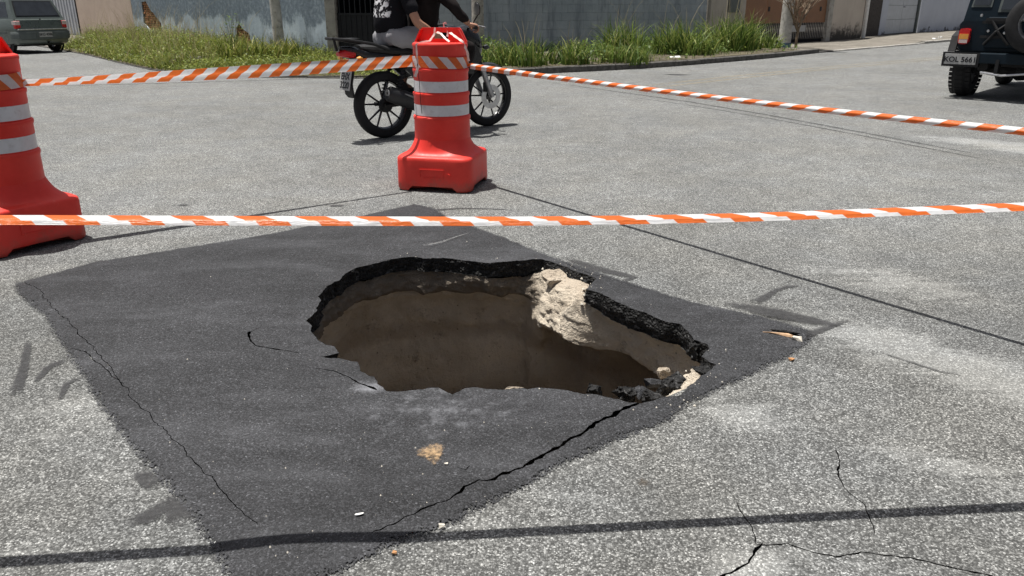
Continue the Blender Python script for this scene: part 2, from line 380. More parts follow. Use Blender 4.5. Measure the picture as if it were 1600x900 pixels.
HOLE_PX = [(479,502),(487,494),(497,481),(498.5,463),(509,448),(530,439),(542,425.5),(560,416.5),(584,412),(608,404.5),(650,401),(662,403.6),(710,403.6),(725,407.5),(758,412),(800,410),(848,409),
 (860,412),(877,418),(909,431),(932,439),(914,455),(941,462),(973,478),(1006,491),(1035,500.5),(1064,508.6),(1076.5,521.5),(1086,531),(1105.5,537.6),(1108,547),(1094,560),(1118,576),(1089,600),(1057,622),(1038,627),(1004,637),
 (986,636),(941,620),(915,615),(857,605),(822,608.5),(786,608),(728,607),(707,617),(686,605.5),(650,609),(608,612.5),(590,601),(587,590.5),(563,580),(563,566.5),(530,559),(502,557),(530,551),(521,542.5),(497,532),(486.5,514)]
PATCH_PX = [(13,445),(150,408),(300,386),(430,363),(530,344),(563,338),(613,326),(649,319),(676,324.5),(692,333),(715,346),(742,353),(795,372.5),(828,386),(861,399),(894,410.6),(930,424),(965,436),(1010,449),(1060,464),(1102,475),(1180,492),
 (1235,506),(1270,517),(1279,524),(1266,537),(1242,556),(1208,573),(1165,595),(1131,610),(1084,635),(1056,657),(980,687),(930,713),(863,743),(830,763),(763,793),(730,810),(707,823),(663,840),(610,863),(563,887),(520,915),(420,990),(400,990),(350,905),(327,857),(300,817),(277,787),(233,733),(200,703),(183,683),(150,637),(130,600),(100,560),(83,533),(60,497),(33,470)]
rim = densify(px_line(HOLE_PX), .013)
rim = jitter(rim, .012, 14); rim = jitter(rim, .008, 45)
patch_out = jitter(jitter(densify(px_line(PATCH_PX), .03), .016, 3), .005, 25)
def crack_poly(pl, w0, w1, seed=0, amp=.012):
    c = densify(px_line(pl), .011, False); n = len(c); L, R = [], []
    for i, p in enumerate(c):
        t = (c[min(i + 1, n - 1)] - c[max(i - 1, 0)]).normalized(); q = Vector((-t.y, t.x, 0)); s = i / max(1, n - 1)
        wd = (w0 * (1 - s) + w1 * s) * (.35 + 1.5 * abs(nz(p.x, p.y, seed, 30))) * .5 + .0005
        if i in (0, n - 1): wd *= .3
        p = p + q * (nz(p.x, p.y, seed + 4, 14) + .55 * nz(p.x, p.y, seed + 2, 45)) * amp
        L.append(p + q * wd); R.append(p - q * wd)
    return L + R[::-1]
patch_cracks = [crack_poly([(1000,636),(965,650),(930,668),(900,688),(860,708),(830,726),(800,742),(772,752),(748,755),(720,775),(690,790),(640,812),(580,838)], .018, .003, 1),
 crack_poly([(28,437),(60,455),(100,500),(145,545),(175,580),(205,625),(245,665),(285,705),(320,745),(360,785),(400,830)], .0025, .002, 2),
 crack_poly([(113,546),(140,558),(175,590),(195,605)], .004, .003, 2),
 crack_poly([(389,522),(391,538),(400,545),(430,548),(468,552)], .013, .004, 3, .006), crack_poly([(389,524),(396,520),(406,515)], .004, .001, 8, .004),
 crack_poly([(492,577),(520,580),(545,590),(565,600),(590,610)], .003, .010, 4, .006),
 crack_poly([(820,388),(840,395),(870,405),(905,425),(960,440),(1010,456)], .010, .003, 5),
 crack_poly([(735,735),(728,742),(712,737)], .003, .001, 6, .006)]
road_cracks = [crack_poly([(1304,702),(1312,720),(1308,742),(1325,770),(1350,788),(1362,812),(1366,835)], .005, .003, 11, .008),
 crack_poly([(1180,850),(1230,850),(1270,862),(1305,870),(1345,862),(1380,866),(1440,875),(1500,890),(1570,900),(1680,925)], .005, .005, 12, .010),
 crack_poly([(1192,848),(1178,862),(1170,880),(1135,898),(1100,930)], .007, .007, 13, .008),
 crack_poly([(1150,785),(1160,800),(1175,825),(1180,850)], .003, .004, 14, .006)]

# patch surface
hole_center = G(780, 512)
xs = np.arange(-2.6, 1.5, .06); ys = np.arange(1.0, 5.0, .06)
gp = np.array([(x, y) for y in ys for x in xs]) + np.random.uniform(-.012, .012, (len(xs) * len(ys), 2))
V, Fc = sheet(gp, patch_out, [rim] + patch_cracks)
border = np.array([(p.x, p.y) for p in patch_out])
rimA = np.array([(p.x, p.y) for p in rim])
def patch_z(x, y):
    d = np.hypot(border[:, 0] - x, border[:, 1] - y).min(); dr = np.hypot(rimA[:, 0] - x, rimA[:, 1] - y).min()
    k = min(1, max(0, (d - .10) / .2))
    return .003 + .013 * min(1, d / .14) - .016 * math.exp(-(dr / .22) ** 2) * k + .006 * nz(x, y, 0, 1.6) * k
used = sorted(set(Fc.flatten())); remap = {o: i for i, o in enumerate(used)}
me = bpy.data.meshes.new('asphalt_patch')
pv = [(V[i][0], V[i][1], patch_z(*V[i])) for i in used]
me.from_pydata(pv, [], [tuple(remap[i] for i in f) for f in Fc])
me.attributes.new('edge', 'FLOAT', 'POINT').data.foreach_set('value', [min(1.0, np.hypot(border[:, 0] - x, border[:, 1] - y).min() / .06) for x, y, z in pv])
at = me.attributes.new('pale', 'FLOAT', 'POINT')
pale_p = [(G(690, 640), .45, .55), (G(470, 700), .55, .42), (G(300, 560), .5, .25), (G(575, 606), .07, .9), (G(850, 700), .3, .35)]
at.data.foreach_set('value', [max([a * math.exp(-((x - c.x) ** 2 + (y - c.y) ** 2) / (r * r)) for c, r, a in pale_p]) * .8 for x, y, z in pv])
me.polygons.foreach_set('use_smooth', [True] * len(me.polygons))
patch = link('asphalt_patch', me, M['patch']); tag(patch, kind='structure')
def crack_bed(poly, z, parent, name='crack_bed', top=.012):
    m = MB(); n = len(poly); h = n // 2; lo = []
    for p in poly: lo.append((p.x, p.y, z))
    for i in range(h - 1): m.add([lo[i], lo[i + 1], lo[n - 2 - i], lo[n - 1 - i]], [(0, 1, 2, 3)])
    for i in range(n):
        a, b = poly[i], poly[(i + 1) % n]
        m.add([(a.x, a.y, top), (b.x, b.y, top), (b.x, b.y, z), (a.x, a.y, z)], [(0, 1, 2, 3)])
    return m.build(name, M['crack'], parent, fix=False)
for c in patch_cracks: crack_bed(c, -.05, patch, top=-.002)

# road sheet
cut = [p + (hole_center - p).normalized() * .09 for p in patch_out]
near = [(x + random.uniform(-.02, .02), y + random.uniform(-.02, .02)) for y in np.arange(.6, 9.0, .09) for x in np.arange(-6.2, 7.2, .09)]
far = [(x, y) for y in list(np.arange(-8, .5, 1.2)) + list(np.arange(9.5, 46, 1.2)) for x in np.arange(-26, 34, 1.2)] + [(x, y) for y in np.arange(.6, 9, 1.2) for x in list(np.arange(-26, -6.5, 1.2)) + list(np.arange(7.6, 34, 1.2))]
R_ = 900
V, Fc = sheet(near + far, [Vector(p) for p in ((-R_, -R_, 0), (R_, -R_, 0), (R_, R_, 0), (-R_, R_, 0))], [cut] + road_cracks)
used = sorted(set(Fc.flatten())); remap = {o: i for i, o in enumerate(used)}
me = bpy.data.meshes.new('road'); rv = V[used]
me.from_pydata([(x, y, 0) for x, y in rv], [], [tuple(remap[i] for i in f) for f in Fc])
def blobs(name, lst):
    a = me.attributes.new(name, 'FLOAT', 'POINT'); val = np.zeros(len(rv))
    for px, py, rx, ry, ang, am in lst:
        c = G(px, py); dx, dy = rv[:, 0] - c.x, rv[:, 1] - c.y; ca, sa = math.cos(ang), math.sin(ang)
        e = ((dx * ca + dy * sa) / rx) ** 2 + ((-dx * sa + dy * ca) / ry) ** 2
        val = np.maximum(val, am * np.exp(-e))
    a.data.foreach_set('value', val)
blobs('pale', [(1150,640,.16,.13,0,.9),(1110,420,.35,.3,0,.45),(1400,440,.55,.25,-.7,.75),(1440,550,.75,.20,-.75,1.0),(1560,600,.5,.16,-.7,.95),(1480,590,.5,.12,-.7,.7),(1500,730,.4,.12,-.6,.7),(1180,890,.16,.07,.3,.95),(1560,225,.9,.28,-.7,1.05),(1600,235,.5,.25,-.7,1.0),
 (150,660,.28,.5,.7,.6),(60,640,.3,.2,.3,.45),(220,740,.22,.2,0,.5),(290,850,.2,.1,0,.55),(120,870,.4,.15,0,.45),(900,800,.4,.2,.4,.45),(1250,850,.5,.2,0,.35),(1500,310,.7,.4,0,.35),(300,390,.8,.25,.3,.35),(1290,690,.5,.3,0,.3),(760,810,.12,.1,0,.55)])
blobs('dark', [(1235,500,.30,.16,-.5,.62),(1300,560,.2,.12,0,.4),(250,800,.10,.07,.3,.55),(215,740,.07,.10,.3,.45),(1125,737,.06,.05,0,.6),(1240,670,.03,.02,0,.8),(1410,655,.03,.02,0,.8),(985,455,.12,.10,-.6,.55),(1250,470,.1,.05,0,.5),(640,325,.35,.15,.2,.5),(290,320,.14,.07,0,.5)])
road = link('road', me, M['road']); tag(road, kind='structure')
for c in road_cracks: crack_bed(c, -.02, road, top=-.001)

def stain(name, pl, w, mat, z=.004, parent=road, closed=False, n2=5):
    """soft edged flat mark along an image polyline; mask fades to its edges"""
    c = densify(px_line(pl), max(.02, min(.1, max(w) * .8 if isinstance(w, list) else w * .8)), False); n = len(c); vs_, ms = [], []
    ws = w if isinstance(w, list) else [w, w]
    for i, p in enumerate(c):
        s = i / max(1, n - 1); k = s * (len(ws) - 1); a = int(min(k, len(ws) - 2)); wd = ws[a] + (ws[a + 1] - ws[a]) * (k - a)
        t = (c[min(i + 1, n - 1)] - c[max(i - 1, 0)]).normalized(); q = Vector((-t.y, t.x, 0))
        for j in range(n2):
            f = j / (n2 - 1) * 2 - 1; vs_.append((p.x + q.x * wd * f, p.y + q.y * wd * f, z)); ms.append((1 - f * f) ** .7 * min(1, 5 * min(s, 1 - s) + .12))
    m = MB().add(vs_, [(i * n2 + j, i * n2 + j + 1, (i + 1) * n2 + j + 1, (i + 1) * n2 + j) for i in range(n - 1) for j in range(n2 - 1)])
    o = m.build(name, mat, parent, fix=False)
    o.data.attributes.new('mask', 'FLOAT', 'POINT').data.foreach_set('value', ms)
    return o
stain('bitumen_stain', [(1170,476),(1195,466),(1210,455),(1230,449),(1259,446)], [.05, .03, .018, .02, .008], M['tar'])
stain('bitumen_stain', [(1120,472),(1180,484),(1240,496),(1300,508),(1330,516)], [.02, .06, .08, .05, .01], M['tar'])
stain('bitumen_stain', [(1270,525),(1230,535),(1330,500)], [.04, .03, .01], M['tar'], .006)
stain('bitumen_stain', [(880,402),(930,420),(990,434),(960,445)], [.02, .05, .04, .01], M['tar'])
stain('bitumen_stain', [(660,330),(720,326),(770,327),(815,330)], [.05, .02, .015, .006], M['tar'])
stain('bitumen_stain', [(45,530),(38,575),(22,625)], [.015, .022, .03], M['tar']); stain('bitumen_stain', [(110,560),(75,575),(55,600)], [.03, .02, .012], M['tar'])
stain('bitumen_stain', [(130,590),(105,600),(92,628)], [.02, .015, .01], M['tar'])
stain('bitumen_stain', [(185,822),(225,812),(262,790),(300,820)], [.02, .05, .06, .05], M['tar']); stain('bitumen_stain', [(205,735),(222,745),(250,765)], [.02, .035, .04], M['tar'])
stain('bitumen_stain', [(510,322),(530,322),(545,322)], [.03, .04, .02], M['tar']); stain('bitumen_stain', [(275,321),(290,321),(300,321)], [.015, .03, .015], M['tar'])
stain('bitumen_stain', [(1370,550),(1420,566),(1470,582),(1512,588)], .006, M['tar'])
stain('oil_drip', [(985,757),(1005,755),(1025,754)], [.02, .03, .015], M['soot'])
stain('oil_drip', [(1115,735),(1130,738)], [.035, .03], M['shadowrubber']); stain('oil_drip', [(1236,670),(1246,671)], [.014, .012], M['tar']); stain('oil_drip', [(1404,654),(1413,657)], [.010, .012], M['tar'])
stain('shadow_and_tyre_mark', [(800,124),(880,132),(960,143),(1080,160),(1200,180),(1330,204),(1600,255),(1700,275)], [.02, .04, .05, .05, .045, .04, .035], M['shadowrubber'])  # overhead wire shadow painted on the road as a dark strip
stain('shadow_and_tyre_mark', [(940,146),(1080,165),(1200,185),(1330,209),(1600,261),(1700,281)], [.02, .03, .03, .03, .02], M['shadowrubber'])  # second wire shadow, likewise a painted strip
stain('shadow_and_tyre_mark', [(35,135),(200,132),(400,126),(540,122)], [.05, .09, .05], M['shadowrubber'])
stain('dark_blotch', [(1035,116),(1060,117),(1082,117)], [.05, .22, .04], M['tar'])  # flat dark blotch, widest in the middle
for off in (0, 5):
    stain('centre_line', [(770,162 + off),(880,149 + off),(1000,135 + off),(1150,119 + off * .8),(1290,105 + off * .7),(1500,87 + off * .6),(1700,70 + off * .5)], .07, M['yellow'])
stain('chalk_mark', [(650,386),(665,389),(690,384),(712,376),(740,367)], [.012, .020, .012, .009, .004], M['chalk'], .021, patch)
stain('chalk_mark', [(455,872),(463,864)], .012, M['chalk'], .02, patch)
stain('sand_stain', [(648,703),(668,712),(688,722),(700,716)], [.03, .07, .075, .03], M['sandstain'], .021, patch)
stain('sand_stain', [(674,735),(688,727)], [.018, .03], M['sandstain'], .024, patch)
stain('sand_stain', [(590,606),(605,610)], [.02, .012], M['chalk'], .021, patch)

# ------------------------------------------------------------------ the sinkhole
sink = empty('sinkhole', (0, 0, 0)); tag(sink, kind='structure')
prof = {  # rows of (depth, inward offset); first three rows broken asphalt, the rest soil
 'A': [(0, 0), (-.035, -.004), (-.068, .000), (-.070, -.008), (-.10, -.004), (-.135, -.006), (-.170, -.02), (-.195, -.07), (-.26, -.15), (-.45, -.19), (-.75, -.17), (-1.1, -.06), (-1.5, .25)],
 'B': [(0, 0), (-.014, .006), (-.028, .012), (-.022, .02), (-.045, .08), (-.085, .125), (-.125, .155), (-.165, .180), (-.205, .195), (-.235, .14), (-.30, -.05), (-.9, -.12), (-1.5, .25)],
 'C': [(0, 0), (-.042, .006), (-.084, -.004), (-.086, -.035), (-.14, -.065), (-.19, -.07), (-.24, -.072), (-.27, -.075), (-.29, -.10), (-.31, -.26), (-.55, -.36), (-1.0, -.16), (-1.5, .25)],
 'D': [(0, 0), (-.025, .004), (-.05, .010), (-.03, .02), (-.06, .075), (-.11, .125), (-.17, .165), (-.25, .20), (-.34, .215), (-.46, .16), (-.7, .0), (-1.0, -.1), (-1.5, .25)],
 'N': [(0, 0), (-.035, -.012), (-.065, -.025), (-.068, -.03), (-.10, -.05), (-.14, -.08), (-.18, -.12), (-.24, -.16), (-.4, -.2), (-.6, -.22), (-.8, -.2), (-1.1, -.1), (-1.5, .25)]}
Nr = len(rim); keys = 'ABCDN'
def to_px(p):
    z = p.z - CAM_H; c = p.y * CP - z * SP; return (800 + F_PX * p.x / c, 450 - F_PX * (p.y * SP + z * CP) / c)
W = np.zeros((Nr, 5))
for i, p in enumerate(rim):
    x, y = to_px(p)
    if x < 846 and y < 503: k = 0
    elif x < 940 and y < 457: k = 1
    elif y < 552 and x > 900: k = 2
    elif x > 1030: k = 3
    else: k = 4
    W[i, k] = 1
KW = 6; ker = np.ones(2 * KW + 1) / (2 * KW + 1)
W = np.stack([np.convolve(np.r_[W[-KW:, j], W[:, j], W[:KW, j]], ker, 'valid') for j in range(5)], 1)
KM = 30; Wm = np.stack([np.convolve(np.r_[W[-KM:, j], W[:, j], W[:KM, j]], np.ones(2 * KM + 1) / (2 * KM + 1), 'valid') for j in range(5)], 1)
T = np.array([prof[k] for k in keys])                 # 5 x rows x 2
PR = np.einsum('ik,krc->irc', W, T)                    # Nr x rows x 2
inward = []
for i, p in enumerate(rim):
    t = (rim[(i + 7) % Nr] - rim[i - 7]).normalized(); q = Vector((-t.y, t.x, 0)); d = (hole_center - p).normalized()
    if q.dot(d) < 0: q = -q
    inward.append((q * .5 + d * .8).normalized())
rim_s = []
for i in range(Nr):
    rim_s.append(sum((rim[(i + k) % Nr] for k in range(-24, 25)), Vector()) / 49)
inw_s = [(hole_center - p).normalized() for p in rim_s]
def rows(r0, r1, sub):
    out = []
    for r in range(r0, r1):
        for s in range(sub if r < r1 - 1 else sub + 1): out.append((r, s / sub))
    return out
def smooth_(t): t = min(1, max(0, t)); return t * t * (3 - 2 * t)
def hole_mesh(name, r0, r1, sub, mat, amp, fr, first_fixed=False):
    rr = rows(r0, r1, sub); vs_ = []; cr = []; cav_sh = []
    for j, (r, s) in enumerate(rr):
        for i in range(Nr):
            a, b = PR[i, min(r, 12)], PR[i, min(r + 1, 12)]; z, o = a + (b - a) * s
            k_ = smooth_((-z - .10) / .16); iv = inward[i].lerp(inw_s[i], k_)
            p = rim[i].lerp(rim_s[i], k_) + iv * o + Vector((0, 0, z))
            if j == 0 and first_fixed: p.z = patch_z(p.x, p.y) + .0005
            else:
                p += Vector((noise.noise(p * fr), noise.noise(p * fr + Vector((7, 3, 1))), noise.noise(p * fr + Vector((1, 9, 4))))) * amp
                p += inward[i] * noise.noise(p * fr * 3.3) * amp * .8
                p += inward[i] * (noise.noise(p * fr * 8) * .32 + noise.noise(p * fr * 17) * .16) * amp
            cav_sh.append(float((Wm[i, 1] + Wm[i, 2] + Wm[i, 3]) * smooth_((r + s - 8.1) / .8) + (Wm[i, 0] + Wm[i, 4]) * .75 * smooth_((-z - .45) / .5)))  # weight of the painted cavity shade, below the lips and with depth
            vs_.append(p); cr.append(float(W[i, 0] * (1 if r <= 6 else 0) + W[i, 2] * (.25 if r <= 8 else 0) + W[i, 4] * .2))
    n = Nr; m = len(rr)
    fs = [(j * n + i, j * n + (i + 1) % n, (j + 1) * n + (i + 1) % n, (j + 1) * n + i) for j in range(m - 1) for i in range(n)]
    if not first_fixed: fs.append(tuple(range((m - 1) * n, m * n)))
    o = MB().add(vs_, fs).build(name, mat, sink, fix=False, smooth='all')
    o.data.attributes.new('cavity_shade', 'FLOAT', 'POINT').data.foreach_set('value', cav_sh)
    o.data.attributes.new('crust', 'FLOAT', 'POINT').data.foreach_set('value', cr)
    return o
hole_mesh('broken_asphalt_edge', 0, 2, 5, M['rubble'], .008, 26, True)
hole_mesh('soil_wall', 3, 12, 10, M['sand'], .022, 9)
# shelf between asphalt and soil
vs_ = []
for i in range(Nr):
    p = rim[i]; vs_.append(p + inward[i] * (PR[i, 2, 1] + .006) + Vector((0, 0, PR[i, 2, 0]))); vs_.append(p - inward[i] * .12 + Vector((0, 0, PR[i, 2, 0] - .004)))
MB().add(vs_, [(2 * i, 2 * i + 1, 2 * ((i + 1) % Nr) + 1, 2 * ((i + 1) % Nr)) for i in range(Nr)]).build('asphalt_underside', M['rubble'], sink, fix=False)

def chunk_mesh(name, sx, sy, sz, seed, amp=.12, sub=2):
    rd = random.Random(seed); bm = bmesh.new()
    for _ in range(16): bm.verts.new((rd.uniform(-1, 1) * sx, rd.uniform(-1, 1) * sy, rd.choice((-1, 1)) * sz * rd.uniform(.75, 1)))
    r = bmesh.ops.convex_hull(bm, input=bm.verts[:]); bmesh.ops.delete(bm, geom=list(set(r['geom_interior'] + r['geom_unused'])), context='VERTS')
    bmesh.ops.subdivide_edges(bm, edges=bm.edges[:], cuts=sub, use_grid_fill=True); bmesh.ops.triangulate(bm, faces=bm.faces[:])
    for v in bm.verts:
        q = v.co * (3.0 / max(sx, sy)); v.co += Vector((noise.noise(q + Vector((seed, 0, 0))), noise.noise(q + Vector((0, seed, 0))), noise.noise(q + Vector((0, 0, seed))) * .5)) * amp * min(sx, sy)
    me = bpy.data.meshes.new(name); bm.to_mesh(me); bm.free(); return me
def chunk(name, px, py, z, s, rot, seed, mat, label, cat, group=None, amp=.15):
    o = link(name, chunk_mesh(name, *s, seed, amp), mat); o.location = G(px, py, z); o.rotation_euler = [math.radians(a) for a in rot]
    return tag(o, label, cat, group)
chunk('asphalt_slab', 1000, 612, -.07, (.035, .095, .016), (-30, 20, -38), 3, M['slab'], 'grey slab of broken asphalt tipping into the right end of the hole', 'asphalt slab')
chunk('asphalt_slab', 1026, 598, -.09, (.022, .085, .014), (-20, -35, -42), 5, M['slab'], 'narrow broken asphalt slab standing beside the pale sand at the hole\'s right end', 'asphalt slab')
chunk('asphalt_lump', 1048, 606, -.06, (.035, .075, .03), (10, 20, -42), 9, M['rubble'], 'rough black asphalt lump next to the sunlit sand face', 'asphalt lump', amp=.35)
chunk('asphalt_lump', 980, 616, -.06, (.04, .05, .025), (0, 30, 20), 12, M['rubble'], 'rough black lump where the wide crack meets the hole', 'asphalt lump', amp=.35)
chunk('asphalt_lump', 1016, 624, -.05, (.04, .04, .02), (0, 10, 50), 15, M['rubble'], 'small black lump at the very bottom of the rubble near the crack', 'asphalt lump', amp=.35)
chunk('asphalt_lump', 930, 609, -.045, (.035, .025, .02), (10, 10, 20), 21, M['rubble'], 'fist sized black lump alone on the near rim', 'asphalt lump', amp=.3)
chunk('asphalt_lump', 1099, 583, .0, (.035, .05, .012), (0, 5, 20), 27, M['rubble'], 'loose black crumbs piled at the rightmost tip of the hole', 'asphalt lump', amp=.4)
chunk('asphalt_lump', 1090, 548, -.04, (.035, .04, .03), (0, 5, 20), 33, M['rubble'], 'ragged black lump hanging from the right rim', 'asphalt lump', amp=.4)
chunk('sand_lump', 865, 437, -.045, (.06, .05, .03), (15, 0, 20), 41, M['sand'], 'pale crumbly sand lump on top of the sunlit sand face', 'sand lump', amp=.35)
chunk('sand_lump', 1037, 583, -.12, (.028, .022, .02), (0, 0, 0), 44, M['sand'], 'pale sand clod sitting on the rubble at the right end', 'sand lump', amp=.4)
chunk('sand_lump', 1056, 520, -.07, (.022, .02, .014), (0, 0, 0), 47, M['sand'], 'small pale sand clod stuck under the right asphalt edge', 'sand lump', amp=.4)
chunk('sand_lump', 800, 609, -.010, (.045, .008, .010), (0, 0, 4), 49, M['sand'], 'thin pale sand ridge along the middle of the near rim', 'sand lump', amp=.4)
# small hollow with a splinter in the patch's right corner
for nm, px, py, s, rz, mat, lab, cat, sd in (
    ('bitumen_clod', 1232, 520, (.075, .012, .006), -18, M['rubble'], 'flat black bitumen clod beside the wood splinter in the patch corner', 'asphalt crumb', 61),
    ('wood_splinter', 1222, 523, (.085, .008, .005), -24, M['woodchip'], 'long tan wood splinter lying in the right corner of the dark patch', 'splinter', 62),
    ('stone_chip', 1246, 529, (.022, .014, .008), -10, M['chip'], 'pale stone chip at the right end of the wood splinter', 'stone', 63),
    ('dry_leaf', 1238, 557, (.014, .012, .003), 30, M['leafdry'], 'small orange dry leaf on the right edge of the dark patch', 'leaf', 64),
    ('dry_leaf', 616, 858, (.008, .006, .0025), 10, M['leafdry'], 'small tan dry leaf at the bottom edge of the dark patch', 'leaf', 65),
    ('cigarette_butt', 562, 806, (.012, .004, .003), 15, M['white'], 'white cigarette butt on the dark patch left of the long crack', 'litter', 66),
    ('stone_chip', 690, 818, (.009, .007, .005), 0, M['chip'], 'white stone chip just above the tape shadow at the bottom', 'stone', 67),
    ('stone_chip', 697, 727, (.008, .005, .004), 0, M['chip'], 'white chip beside the sandy spot on the patch', 'stone', 68)):
    o = link(nm, chunk_mesh(nm, *s, sd, .2, 1), mat); p = G(px, py, .014); o.location = (p.x, p.y, patch_z(p.x, p.y) + s[2] * .6); o.rotation_euler = (0, 0, math.radians(rz)); tag(o, lab, cat)
crumbs = MB(); rdc = random.Random(12)
for _ in range(130):
    i = rdc.choice([k for k in range(0, Nr, 1) if W[k, 1] + W[k, 3] > .3]) if rdc.random() < .7 else rdc.randrange(Nr)
    o_ = rdc.uniform(-.07, .02) if rdc.random() < .5 else rdc.uniform(.02, .10)
    if o_ < 0 or W[i, 1] + W[i, 3] > .3:
        p = rim[i] + inward[i] * o_; z = patch_z(p.x, p.y) if o_ < 0 else np.interp(o_, PR[i, 3:8, 1], PR[i, 3:8, 0]) + .01
        rr_ = rdc.choice((.002, .0025, .003, .004, .009 if o_ > 0 else .005))
        vv_ = [Vector((rdc.uniform(.6, 1.2) * math.cos(a) * rr_, rdc.uniform(.6, 1.2) * math.sin(a) * rr_, -.3 * rr_)) for a in (0, 1.2, 2.5, 3.8, 5.1)] + [Vector((0, 0, rr_ * .8))]
        crumbs.add([Vector((p.x, p.y, z)) + v for v in vv_], [(k, (k + 1) % 5, 5) for k in range(5)])
tag(crumbs.build('loose_crumbs', M['chip']), 'small sand and stone crumbs strewn along the hole rim', 'crumbs', kind='stuff')
grit = MB()
for _ in range(260):
    p = G(random.uniform(60, 1240), random.uniform(370, 880)); q = np.array([[p.x, p.y]])
    if not inside(q, patch_out)[0] or inside(q, rim)[0]: continue
    r = random.choice((.0012, .0015, .002, .002, .0035)); z = patch_z(p.x, p.y)
    vs_ = [(p.x + r * math.cos(a) * random.uniform(.6, 1.3), p.y + r * math.sin(a) * random.uniform(.6, 1.3), z - .001) for a in np.arange(0, 6.2, 1.26)][:5] + [(p.x, p.y, z + r * 1.1)]
    grit.add(vs_, [(k, (k + 1) % 5, 5) for k in range(5)])
tag(grit.build('loose_grit', M['chip']), 'fine pale grit scattered over the dark asphalt patch', 'grit', kind='stuff')

# ------------------------------------------------------------------ traffic barrels
def sq_ring(half, rc, z, n=64, expo=None):
    """rounded square ring; expo blends to a circle of radius half"""
    out = []
    for k in range(n):
        a = 2 * math.pi * k / n; c, s = math.cos(a), math.sin(a)
        if expo: r = half / (abs(c) ** expo + abs(s) ** expo) ** (1 / expo)
        else: r = half
        out.append(Vector((r * c, r * s, z)))
    return out
def make_barrel():
    root = empty('traffic_barrel')
    rings = []
    H = .264
    def foot(ring, lift):
        o = []
        for p in ring:
            m = min(abs(p.x), abs(p.y)) / H; t = min(1, max(0, (.66 - m) / .10)); t = t * t * (3 - 2 * t)
            o.append(Vector((p.x, p.y, p.z + lift * t)))
        return o
    rings.append(foot(sq_ring(H * .90, 0, .0, expo=7), .034)); rings.append(foot(sq_ring(H * .985, 0, .006, expo=7), .032)); rings.append(foot(sq_ring(H, 0, .02, expo=7.5), .030))
    for z, hh, e in ((.07, 1.0, 7.5), (.13, .995, 7.5), (.212, .992, 8), (.228, .985, 8), (.236, .97, 7.5), (.241, .945, 7), (.245, .905, 6), (.251, .86, 5), (.264, .812, 3.9), (.284, .772, 3.0), (.308, .744, 2.5), (.328, .727, 2.2), (.345, .718, 2.0)):
        rings.append(sq_ring(H * hh, 0, z, expo=e))
    MB().loft(rings, cap=True).build('base', M['red'], root, smooth=True)
    # stepped column
    r0 = .189; pr = [(r0, .318), (r0 - .001, .47), (r0 + .003, .478), (r0 + .005, .490), (r0 + .003, .500), (r0 - .006, .506)]
    tiers = ((.506, .655, .183), (.665, .815, .180), (.825, .985, .177))
    for i, (z0, z1, r) in enumerate(tiers):
        pr += [(r, z0 + .003), (r, z0 + .082), (r + .002, z0 + .086), (r + .002, z1 - .022)]
        if i < 2: pr += [(r + .006, z1 - .014), (r + .008, z1 - .002), (r + .006, z1 + .006), (r - .004, z1 + .010)]
        else: pr += [(r + .005, z1 - .016), (r + .006, z1 - .004), (r + .002, z1 + .004), (r - .012, z1 + .010), (r - .05, z1 + .008), (.0, z1 + .006)]
    MB().lathe(pr, 72).build('column', M['red'], root, smooth=True)
    for z0, r in ((.511, .1836), (.670, .1806)):
        MB().lathe([(r, z0), (r + .0007, z0 + .0005), (r + .0007, z0 + .073), (r, z0 + .0735)], 72).build('reflective_band', M['band'], root, smooth=True)
    # handle plate: a trapezoid with an opening
    z0, z1 = .985, 1.088; wb, wt = .176, .128; t0, t1 = .022, .044
    outer = [(-wb, z0), (-wb, z0 + .014), (-wt - .012, z1 - .014), (-wt, z1), (wt, z1), (wt + .012, z1 - .014), (wb, z0 + .014), (wb, z0)]
    hole = [(-.052, z0 + .030), (-.045, z0 + .068), (-.038, z0 + .072), (.038, z0 + .072), (.045, z0 + .068), (.052, z0 + .030)]
    V2, F2 = sheet([], [Vector((x, z)) for x, z in outer], [[Vector((x, z)) for x, z in hole]])
    m = MB()
    n = len(V2); vs2 = [(x, t0, z) for x, z in V2] + [(x, t1, z) for x, z in V2]
    fs = [tuple(f) for f in F2] + [tuple(i + n for i in reversed(f)) for f in F2]
    cnt = {}
    for f in F2:
        for a, b in ((f[0], f[1]), (f[1], f[2]), (f[2], f[0])): cnt[(a, b)] = 1
    fs += [(b, a, a + n, b + n) for (a, b) in cnt if (b, a) not in cnt]
    m.add(vs2, fs)
    m.build('handle', M['red'], root)
    for sx in (-1, 1):
        MB().prism([(sx * .165, z0), (sx * .172, z0 + .012), (sx * .134, z1 - .012), (sx * .124, z1 - .012)], -.012, .022).build('handle_rib', M['red'], root)
    # moulded panel and plug on the base
    f = -H - .0015
    pan = MB(); pan.box(-.085, .085, f - .002, f + .02, .098, .104); pan.box(-.085, .085, f - .002, f + .02, .154, .160); pan.box(-.085, -.079, f - .002, f + .02, .104, .154); pan.box(.079, .085, f - .002, f + .02, .104, .154)
    pan.build('label_frame', M['red'], root)
    MB().lathe([(.0, .012), (.012, .012), (.012, .004), (.018, .004), (.018, .0)], 20, Matrix.Translation((.118, f + .008, .122)) @ Matrix.Rotation(math.pi / 2, 4, 'X')).build('drain_plug', M['red'], root, smooth=True)
    for sx in (-1, 1): MB().lathe([(.0, .004), (.014, .004), (.017, .0)], 16, Matrix.Translation((sx * .205, -.178, .2345))).build('mould_mark', M['blackmatt'], root)
    root.scale = (1, 1, .955)
    return root
b1 = make_barrel(); b1.location = (-.475, 5.385, 0); b1.rotation_euler = (0, 0, math.radians(-13))
